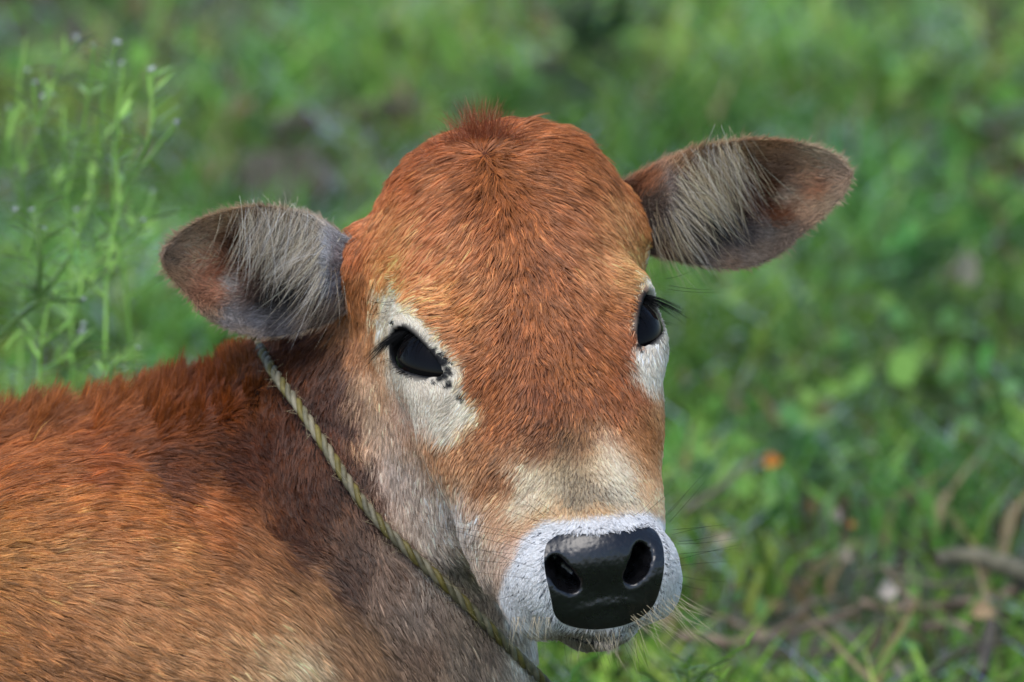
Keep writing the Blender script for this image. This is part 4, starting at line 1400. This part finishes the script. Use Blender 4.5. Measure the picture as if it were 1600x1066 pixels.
gr = grass_patch('grass', 120000, -1.15, 1.35, 0.35, 4.4, 0.060, 0.0025)
tag(gr, 'dense short green grass of the pasture behind the calf', 'grass', kind='stuff')
g2 = grass_patch('outer_grass', 100000, -4.6, 4.6, -2.6, 8.5, 0.075, 0.0055)
tag(g2, 'grass of the wider pasture around the calf', 'grass', kind='stuff')


def leaf_cover(name, n, x0, x1, y0, y1, size, hmax):
    x, y = scatter(n, x0, x1, y0, y1, 0.75)
    under = (x > -1.0) & (x < 0.15) & (y > -0.22) & (y < 0.42)
    x, y = x[~under], y[~under]
    cl = w_noise(x, y, 11, 41) + 0.5 * w_noise(x, y, 30, 42)
    k = cl > -0.35; x, y, cl = x[k], y[k], cl[k]
    n = len(x)
    S = size * (0.5 + rng.random(n)) * (1 + 0.25 * cl)
    a = rng.random(n) * 6.28; tilt = rng.normal(size=n) * 0.55
    d = np.stack([np.cos(a) * np.cos(tilt), np.sin(a) * np.cos(tilt), np.sin(tilt)], 1)
    sdv = np.stack([-np.sin(a), np.cos(a), rng.normal(size=n) * 0.35], 1)
    up = np.cross(d, sdv)
    z = gz(x, y) + 0.006 + hmax * rng.random(n) ** 1.4 * np.clip(0.7 + 0.5 * cl, 0.3, 1.4)
    B = np.stack([x, y, z], 1)
    V = np.empty((n, 8, 3))
    prof = [(0, 0, 0), (0.3, 0.36, .05), (0.68, 0.34, .04), (1, 0, -.06), (0.68, -0.34, .04), (0.3, -0.36, .05), (0.3, 0, -.02), (0.68, 0, -.03)]
    for i, (u, v, h) in enumerate(prof):
        V[:, i] = B + S[:, None] * (d * u + sdv * v + up * h)
    o = np.arange(n)[:, None] * 8
    F = np.concatenate([o + np.array(q)[None] for q in ((6, 7, 2, 1), (5, 4, 7, 6))])
    T3 = np.concatenate([o + np.array(q)[None] for q in ((0, 6, 1), (0, 5, 6), (7, 3, 2), (4, 3, 7))])
    c = GREENS[rng.integers(0, len(GREENS), n)] * np.exp(rng.normal(size=n) * 0.18 + 0.12 * cl)[:, None] * np.array([0.9, 1.0, 1.12]) * 0.85
    me = bpy.data.meshes.new(name)
    nv = n * 8
    lp = np.concatenate([F.ravel(), T3.ravel()]).astype(np.int32)
    me.vertices.add(nv); me.vertices.foreach_set('co', V.astype(np.float32).ravel())
    me.loops.add(len(lp)); me.loops.foreach_set('vertex_index', lp)
    st = np.concatenate([np.arange(len(F)) * 4, len(F) * 4 + np.arange(len(T3)) * 3]).astype(np.int32)
    me.polygons.add(len(st)); me.polygons.foreach_set('loop_start', st)
    me.update(calc_edges=True)
    me.materials.append(M_leaf)
    ob = bpy.data.objects.new(name, me); col.objects.link(ob)
    at = me.attributes.new('leaf_tint', 'FLOAT_COLOR', 'POINT')
    c4 = np.ones((nv, 4), np.float32); c4[:, :3] = np.repeat(np.clip(c, 0, .8), 8, 0)
    at.data.foreach_set('color', c4.ravel())
    return ob


lc1 = leaf_cover('ground_cover', 20000, -1.2, 1.4, 0.4, 4.5, 0.015, 0.055)
tag(lc1, 'low broad leaved weeds mixed through the grass', 'ground cover', kind='stuff')
lc2 = leaf_cover('leaf_litter', 9000, -1.0, 1.2, 0.5, 4.2, 0.015, 0.020)
tag(lc2, 'brown bits of dead leaf lying between the grass', 'leaf litter', kind='stuff')
_c = DRY[rng.integers(0, 4, len(lc2.data.vertices) // 8)] * 0.8
_c4 = np.ones((len(lc2.data.vertices), 4), np.float32); _c4[:, :3] = np.repeat(_c, 8, 0)
lc2.data.attributes['leaf_tint'].data.foreach_set('color', _c4.ravel())


# ------------------------------------------------------------------ tubes for stems and twigs
def tube(P, r0, r1, sides=6):
    P = np.asarray(P, float)
    m = len(P)
    tg = np.gradient(P, axis=0); tg /= np.linalg.norm(tg, axis=1)[:, None] + 1e-12
    ref = np.array([0.31, 0.87, 0.17]) if abs(tg[0, 2]) > 0.6 else np.array([0.1, 0.2, 1.0])
    a = np.cross(tg, ref); a /= np.linalg.norm(a, axis=1)[:, None] + 1e-12
    b = np.cross(tg, a)
    th = np.linspace(0, 2 * math.pi, sides, endpoint=False)
    r = np.linspace(r0, r1, m)[:, None, None]
    V = (P[:, None] + r * (a[:, None] * np.cos(th)[None, :, None] + b[:, None] * np.sin(th)[None, :, None])).reshape(-1, 3)
    F = [(i * sides + j, i * sides + (j + 1) % sides, (i + 1) * sides + (j + 1) % sides, (i + 1) * sides + j) for i in range(m - 1) for j in range(sides)]
    return V, np.array(F)


def bark_material(name, c1, c2):
    m, nt, b = new_mat(name)
    tc = nt.nodes.new('ShaderNodeTexCoord')
    no = nt.nodes.new('ShaderNodeTexNoise'); no.inputs['Scale'].default_value = 70; no.inputs['Detail'].default_value = 6
    r = nt.nodes.new('ShaderNodeValToRGB')
    r.color_ramp.elements[0].color = (*lin(*c1), 1); r.color_ramp.elements[1].color = (*lin(*c2), 1)
    r.color_ramp.elements[0].position = .35; r.color_ramp.elements[1].position = .68
    nt.links.new(tc.outputs['Object'], no.inputs['Vector']); nt.links.new(no.outputs['Fac'], r.inputs[0]); nt.links.new(r.outputs[0], b.inputs['Base Color'])
    bp = nt.nodes.new('ShaderNodeBump'); bp.inputs['Strength'].default_value = 0.8; bp.inputs['Distance'].default_value = 0.002
    nt.links.new(no.outputs['Fac'], bp.inputs['Height']); nt.links.new(bp.outputs[0], b.inputs['Normal'])
    b.inputs['Roughness'].default_value = 0.85
    return m


M_twig = bark_material('twig_bark', (92, 76, 60), (150, 130, 108))
M_grey = bark_material('weathered_wood', (80, 78, 60), (124, 118, 96))
M_brown = bark_material('dead_branch_bark', (70, 62, 50), (104, 94, 78))


def twig(label, pts, r0, r1, h0, mat, name='twig', side_shoots=()):
    W_ = np.array([on_ground(x, y, h0 + (p[2] if len(p) > 2 else 0)) for p in pts for x, y in [p[:2]]])
    base = W_[0].copy()
    e = empty(name, base)
    tag(e, label, 'twig' if name == 'twig' else 'branch')
    P_ = spline(W_ - base, 22)
    P_ += np.cumsum(rng.normal(size=P_.shape) * r0 * 0.12, axis=0)
    Vt, Ft = tube(P_, r0, r1, 8)
    Vt += rng.normal(size=Vt.shape) * r0 * 0.07
    mesh_obj('stem', Vt, Ft, mat, e)
    for k, (i, dx, dy, dz) in enumerate(side_shoots):
        q = np.array([P_[i], P_[i] + np.array([dx, dy, dz]) * 0.5 + rng.normal(size=3) * 0.002, P_[i] + np.array([dx, dy, dz])])
        Vs, Fs = tube(spline(q, 7), r0 * 0.55, r0 * 0.2, 6)
        mesh_obj('side_shoot', Vs, Fs, mat, e)
    return e


twig('brown twig lying across the grass right of the calf chin', [(1064, 992), (1150, 1002), (1215, 992), (1300, 965), (1345, 948)], 0.0034, 0.0018, 0.03, M_twig, side_shoots=[(8, .03, .03, .02), (14, .02, -.02, .01)])
twig('pale forked twig pointing down towards the bottom edge of the picture', [(1296, 972), (1322, 992), (1350, 1022), (1372, 1044)], 0.0030, 0.0022, 0.03, M_grey, side_shoots=[(6, .03, .02, .005)])
twig('long dark twig running in from the right edge below the grey branch', [(1610, 915), (1560, 935), (1490, 944), (1420, 950), (1350, 946)], 0.0042, 0.0026, 0.035, M_twig, side_shoots=[(9, -.02, -.04, .01), (15, -.02, .03, .02)])
twig('thin brown twig slanting up beside the calf cheek', [(1070, 800), (1112, 768), (1150, 735), (1176, 716)], 0.0020, 0.0012, 0.05, M_twig)
twig('short straw coloured twig above the long brown twig', [(1232, 962), (1270, 944), (1312, 934)], 0.0022, 0.0016, 0.035, M_grey)
twig('crooked brown twig standing near the bottom right corner', [(1530, 1060), (1545, 1010), (1560, 960), (1580, 935)], 0.0045, 0.0028, 0.03, M_brown)
twig('faint curved twig among grass at the right of the long twig', [(1190, 1010), (1240, 1024), (1300, 1020), (1330, 1034)], 0.0024, 0.0015, 0.03, M_brown)
twig('weathered grey branch lying at the right edge over a dark hollow', [(1462, 876), (1510, 872), (1560, 880), (1625, 900)], 0.0058, 0.0072, 0.05, M_grey, name='branch')
twig('dark brown dead branch far behind the calf poll', [(420, 205), (500, 192), (580, 184), (660, 176)], 0.0100, 0.0075, 0.018, M_brown, name='branch')
twig('blurred grey brown branch high behind the tuft of the calf', [(760, 128), (830, 108), (900, 92)], 0.0085, 0.006, 0.05, M_brown, name='branch')


_tw = [('thin straw stalk lying flat under the pale forked twig', [(1250, 1046), (1330, 1052), (1420, 1042)], 0.0016, M_grey),
       ('dark thin stalk crossing the bottom right corner', [(1440, 1062), (1500, 1020), (1590, 1000)], 0.0022, M_brown),
       ('grey thin stalk between the long dark twig and the grey branch', [(1400, 905), (1470, 912), (1540, 902)], 0.0020, M_grey),
       ('short brown stick left of the crooked brown twig', [(1440, 985), (1480, 978), (1525, 990)], 0.0028, M_twig),
       ('fine brown stalk leaning over the start of the long brown twig', [(1100, 955), (1150, 975), (1190, 1006)], 0.0016, M_twig),
       ('pale dry stem slanting above the whitish leaf scrap', [(1330, 905), (1380, 890), (1440, 892)], 0.0018, M_grey)]
for lb, pts, r_, m_t in _tw:
    twig(lb, pts, r_, r_ * 0.7, 0.035, m_t)


def fallen_leaf(label, px, py, size, rgb, h=0.05, tilt=0.5, az=0.0):
    b = on_ground(px, py, h)
    n_ = 9
    t = np.linspace(0, 1, n_)
    wv = np.sin(math.pi * t ** 0.8) * 0.36
    V = []
    for i in range(n_):
        for s_ in (-1, -0.5, 0, 0.5, 1):
            V.append((t[i] - 0.5, s_ * wv[i], 0.10 * math.sin(3 * t[i] + s_) + 0.16 * s_ * s_ * wv[i] * 2))
    V = np.array(V) * size
    R_ = rz(az) @ rx(tilt)
    V = V @ R_.T
    F = [(i * 5 + j, (i + 1) * 5 + j, (i + 1) * 5 + j + 1, i * 5 + j + 1) for i in range(n_ - 1) for j in range(4)]
    m, nt, bs = new_mat('fallen_leaf_skin')
    no = nt.nodes.new('ShaderNodeTexNoise'); no.inputs['Scale'].default_value = 90
    r = nt.nodes.new('ShaderNodeValToRGB'); r.color_ramp.elements[0].color = (*[c * 0.6 for c in lin(*rgb)], 1); r.color_ramp.elements[1].color = (*lin(*rgb), 1)
    tc = nt.nodes.new('ShaderNodeTexCoord'); nt.links.new(tc.outputs['Object'], no.inputs['Vector'])
    nt.links.new(no.outputs['Fac'], r.inputs[0]); nt.links.new(r.outputs[0], bs.inputs['Base Color']); bs.inputs['Roughness'].default_value = 0.8
    e = empty('fallen_leaf', b)
    tag(e, label, 'leaf', 'fallen leaves in the grass')
    mesh_obj('blade', V, F, m, e)
    Vt, Ft = tube(np.array([(-0.75, 0, .02), (-0.5, 0, 0), (0, 0, -.01), (0.45, 0, 0.02)]) @ R_.T * size, size * 0.03, size * 0.012, 5)
    mesh_obj('midrib', Vt, Ft, m, e)
    return e


fallen_leaf('small orange fallen leaf in the grass right of the calf nose bridge', 1206, 720, 0.014, (196, 124, 40), 0.07, 1.0, 0.4)
fallen_leaf('tiny dull orange leaf below and right of the bright orange one', 1328, 818, 0.010, (176, 112, 44), 0.06, 0.9, 1.2)
fallen_leaf('pale dry leaf scrap just right of the muzzle whiskers', 1130, 842, 0.013, (160, 150, 122), 0.06, 1.1, -0.3)
fallen_leaf('pinkish dry leaf standing upright above the tangle of twigs', 1304, 800, 0.018, (196, 172, 150), 0.07, 1.3, 1.4)
fallen_leaf('buff dry leaf half way between nose and grey branch', 1316, 862, 0.020, (186, 166, 136), 0.06, 1.2, 1.3)
fallen_leaf('light brown curled leaf resting on the long dark twig', 1536, 955, 0.016, (170, 142, 104), 0.06, 0.9, 0.2)
fallen_leaf('whitish scrap of leaf above the pale forked twig', 1386, 922, 0.017, (206, 190, 172), 0.06, 1.1, 0.8)
fallen_leaf('beige dry leaf tip at the bottom edge near the right corner', 1398, 1040, 0.019, (188, 170, 140), 0.05, 1.2, 1.5)
fallen_leaf('pale dead leaf far right, level with the calf eye', 1500, 410, 0.045, (176, 166, 134), 0.09, 1.3, 1.3)


# ------------------------------------------------------------------ weeds
def weed(name, label, group, base, tips, rgb, stem_r, flower=True, leafy=44, leaf_len=0.026, cat='plant'):
    """base: world point; tips: list of lists of world points for stem and branches (first is the main stem)"""
    e = empty(name, base)
    tag(e, label, cat, group)
    base = np.asarray(base, float)
    tint = np.array(srgb2lin(rgb))
    for bi, line in enumerate(tips):
        P_ = spline(np.array(line) - base, 16)
        Vt, Ft = tube(P_, stem_r * (1 if bi == 0 else 0.62), stem_r * 0.42, 6)
        o = tinted('stem' if bi == 0 else 'branch', Vt, Ft, np.tile(tint * random.uniform(.85, 1.15), (len(Vt), 1)), M_leaf, e)
        # narrow leaves along it: one leaf part per branch
        for k in range(leafy if bi == 0 else max(2, leafy // 3)):
            i = random.randint(1 if bi == 0 else 3, 14)
            a = random.uniform(0, 6.28)
            d = np.array([math.cos(a), math.sin(a) * 0.7, random.uniform(0.1, 0.9)]); d /= np.linalg.norm(d)
            ln = leaf_len * random.uniform(0.5, 1.2); w = ln * 0.075
            s_ = np.cross(d, [0.2, 0.4, 1.0]); s_ /= np.linalg.norm(s_)
            q = P_[i]
            V_ = np.array([q, q + d * ln * .35 + s_ * w, q + d * ln * .75 + s_ * w * .7 - [0, 0, ln * .05], q + d * ln - [0, 0, ln * .15], q + d * ln * .75 - s_ * w * .7 - [0, 0, ln * .05], q + d * ln * .35 - s_ * w])
            F_ = np.array([(0, 1, 2, 5), (5, 2, 3, 4)])
            tinted('leaf', V_, F_, np.tile(tint * random.uniform(.7, 1.3), (6, 1)), M_leaf, e)
        if flower:
            tip = P_[-1]
            if random.random() < 0.65: flower_head(tip, e, random.uniform(0.0018, 0.0032))
            for i in (12, 14):
                if random.random() < 0.25:
                    flower_head(P_[i] + np.array([random.gauss(0, .006), random.gauss(0, .006), .008]), e, random.uniform(0.0014, 0.0022))
    return e


FLOWER_ME = None
M_petal, _n, _b = new_mat('petal'); _b.inputs['Base Color'].default_value = (0.66, 0.67, 0.68, 1); _b.inputs['Roughness'].default_value = 0.6


def flower_head(p, parent, r):
    global FLOWER_ME
    if FLOWER_ME is None:
        V_, F_ = [], []
        for k in range(9):
            a = k * 2 * math.pi / 9
            c, s_ = math.cos(a), math.sin(a)
            o = len(V_)
            V_ += [(0, 0, -0.5), (0.55 * c - .22 * s_, 0.55 * s_ + .22 * c, 0.25), (0.95 * c, 0.95 * s_, 0.7), (0.55 * c + .22 * s_, 0.55 * s_ - .22 * c, 0.25)]
            F_.append((o, o + 1, o + 2, o + 3))
        for k in range(6):
            a = k * math.pi / 3; a2 = a + math.pi / 3; o = len(V_)
            V_ += [(0.42 * math.cos(a), 0.42 * math.sin(a), 0.0), (0.42 * math.cos(a2), 0.42 * math.sin(a2), 0.0), (0.3 * math.cos(a2), 0.3 * math.sin(a2), 0.5), (0.3 * math.cos(a), 0.3 * math.sin(a), 0.5)]
            F_.append((o, o + 1, o + 2, o + 3))
        me = bpy.data.meshes.new('flower')
        me.from_pydata([tuple(v) for v in V_], [], F_); me.materials.append(M_petal)
        FLOWER_ME = me
    o = bpy.data.objects.new('flower', FLOWER_ME)
    col.objects.link(o); o.parent = parent
    o.location = p; o.scale = (r, r, r); o.rotation_euler = (random.uniform(-.5, .5), random.uniform(-.5, .5), random.random() * 6)


def weed_from_picture(label, y, base_px, lines, rgb=(170, 212, 112), r=0.0018, **kw):
    b = at_y(base_px, 900, y); b[2] = gz(b[0], b[1])
    tips = []
    for L_ in lines:
        pts = [at_y(x, yy, y + random.uniform(-.02, .02)) for x, yy in L_]
        if len(tips) == 0:
            mid = (np.array(b) + pts[0]) / 2
            pts = [np.array(b), mid] + pts
        tips.append(pts)
    return weed('flowering_weed', label, 'flowering weeds left of the calf', b, tips, rgb, r, **kw)


weed_from_picture('branching weed whose white flower stands nearest to the calf ear', 0.62, 150,
                  [[(165, 560), (168, 420), (190, 310), (215, 260), (262, 215), (276, 192)], [(188, 318), (182, 250), (186, 182)], [(205, 275), (232, 215), (238, 110)], [(170, 470), (140, 440), (120, 330)], [(168, 430), (200, 380), (225, 345)]])
weed_from_picture('tall thin weed with flowers rising highest at the left', 0.72, 105,
                  [[(112, 560), (110, 420), (104, 300), (98, 200), (100, 168)], [(105, 300), (130, 200), (146, 72)], [(104, 330), (60, 220), (55, 130)], [(108, 400), (150, 300), (160, 160), (182, 68)], [(110, 450), (150, 410), (146, 366)]])
weed_from_picture('pale thick stemmed weed leaning in from the left edge', 0.50, -60,
                  [[(-20, 540), (30, 495), (80, 448), (110, 400)], [(30, 495), (70, 470), (130, 470)], [(60, 465), (62, 380), (50, 330)]], r=0.0026, rgb=(126, 162, 88))
weed_from_picture('short weed with one flower just above the calf withers', 0.56, 160,
                  [[(163, 600), (162, 570), (160, 536)], [(163, 605), (190, 560), (215, 545)]], r=0.0014)
weed_from_picture('slender weed with lilac tinged flowers behind the leaning one', 0.86, 30,
                  [[(30, 600), (36, 430), (34, 300), (28, 150), (40, 60)], [(34, 320), (10, 240), (14, 170)], [(35, 260), (70, 170), (92, 108), (120, 60)], [(36, 400), (80, 300), (115, 290)]])
weed_from_picture('bushy weed with small flowers close to the flowering branch', 0.78, 190,
                  [[(205, 600), (200, 480), (185, 380), (176, 300), (192, 100)], [(188, 390), (230, 330), (240, 300)], [(196, 470), (250, 430), (262, 400)], [(186, 380), (150, 330), (140, 260)], [(180, 310), (212, 220), (205, 160)]], leafy=16)
weed_from_picture('feathery green weed in the left corner above the withers', 0.60, 60,
                  [[(60, 610), (62, 560), (70, 500), (88, 450)], [(62, 560), (30, 520), (8, 545)], [(64, 540), (110, 500), (130, 430)], [(62, 580), (100, 560), (130, 520)]], leafy=18, leaf_len=0.04)


def sprig(label, px, py, y, h, rgb):
    b = at_y(px, py, y); b[2] = gz(b[0], b[1])
    top = at_y(px, py, y)
    tips = [[b, (b + top) / 2 + rng.normal(size=3) * .004, top]]
    for k in range(5):
        t = 0.55 + 0.08 * k
        q = b + (top - b) * t
        tips.append([q, q + np.array([random.uniform(-.02, .02), random.uniform(-.01, .01), .012]), q + np.array([random.uniform(-.035, .035), random.uniform(-.02, .02), random.uniform(.015, .035)])])
    return weed('leafy_weed', label, 'leafy weeds in the pasture', b, tips, rgb, 0.0014, flower=False, leafy=24, leaf_len=h)


sprig('light green sprig under the calf chin whiskers at the bottom edge', 1076, 1024, 0.30, 0.022, (130, 176, 70))
sprig('yellow green sprig right of the other one at the bottom edge', 1122, 1040, 0.34, 0.022, (138, 178, 76))
sprig('small leafy weed at the bottom edge left of the chin sprig', 905, 1050, 0.40, 0.022, (96, 150, 60))
sprig('broad bright weed standing out just above the calf poll', 790, 140, 2.45, 0.06, (120, 170, 80))
sprig('bright green weed beside the small orange fallen leaf', 1270, 740, 1.55, 0.04, (90, 156, 70))
sprig('green weed growing at the right edge below the eye level', 1560, 640, 1.7, 0.05, (84, 150, 62))
sprig('green weed behind the tip of the ear held out level', 1420, 420, 2.1, 0.05, (96, 158, 80))
sprig('dark weed at the top edge right of the calf poll', 930, 60, 2.7, 0.06, (44, 84, 34))

# clod of earth seen blurred above the ear beside the rope
cp = on_ground(452, 305, 0.012)
nlat, nlon = 14, 20
V = []
for i in range(nlat):
    for j in range(nlon):
        a, b_ = math.pi * i / (nlat - 1), 2 * math.pi * j / nlon
        r = 1 + 0.18 * math.sin(3 * a + 2 * b_) + 0.12 * math.sin(5 * b_ - 2 * a) + 0.06 * math.sin(9 * b_ + 7 * a)
        V.append((0.040 * r * math.sin(a) * math.cos(b_), 0.045 * r * math.sin(a) * math.sin(b_), 0.028 * r * math.cos(a)))
F = [(i * nlon + j, (i + 1) * nlon + j, (i + 1) * nlon + (j + 1) % nlon, i * nlon + (j + 1) % nlon) for i in range(nlat - 1) for j in range(nlon)]
clod = mesh_obj('earth_clod', np.array(V), F, bark_material('dry_earth', (62, 60, 46), (92, 86, 72)))
clod.location = cp
tag(clod, 'grey brown clod of earth in grass above the ear beside the rope', 'clod')
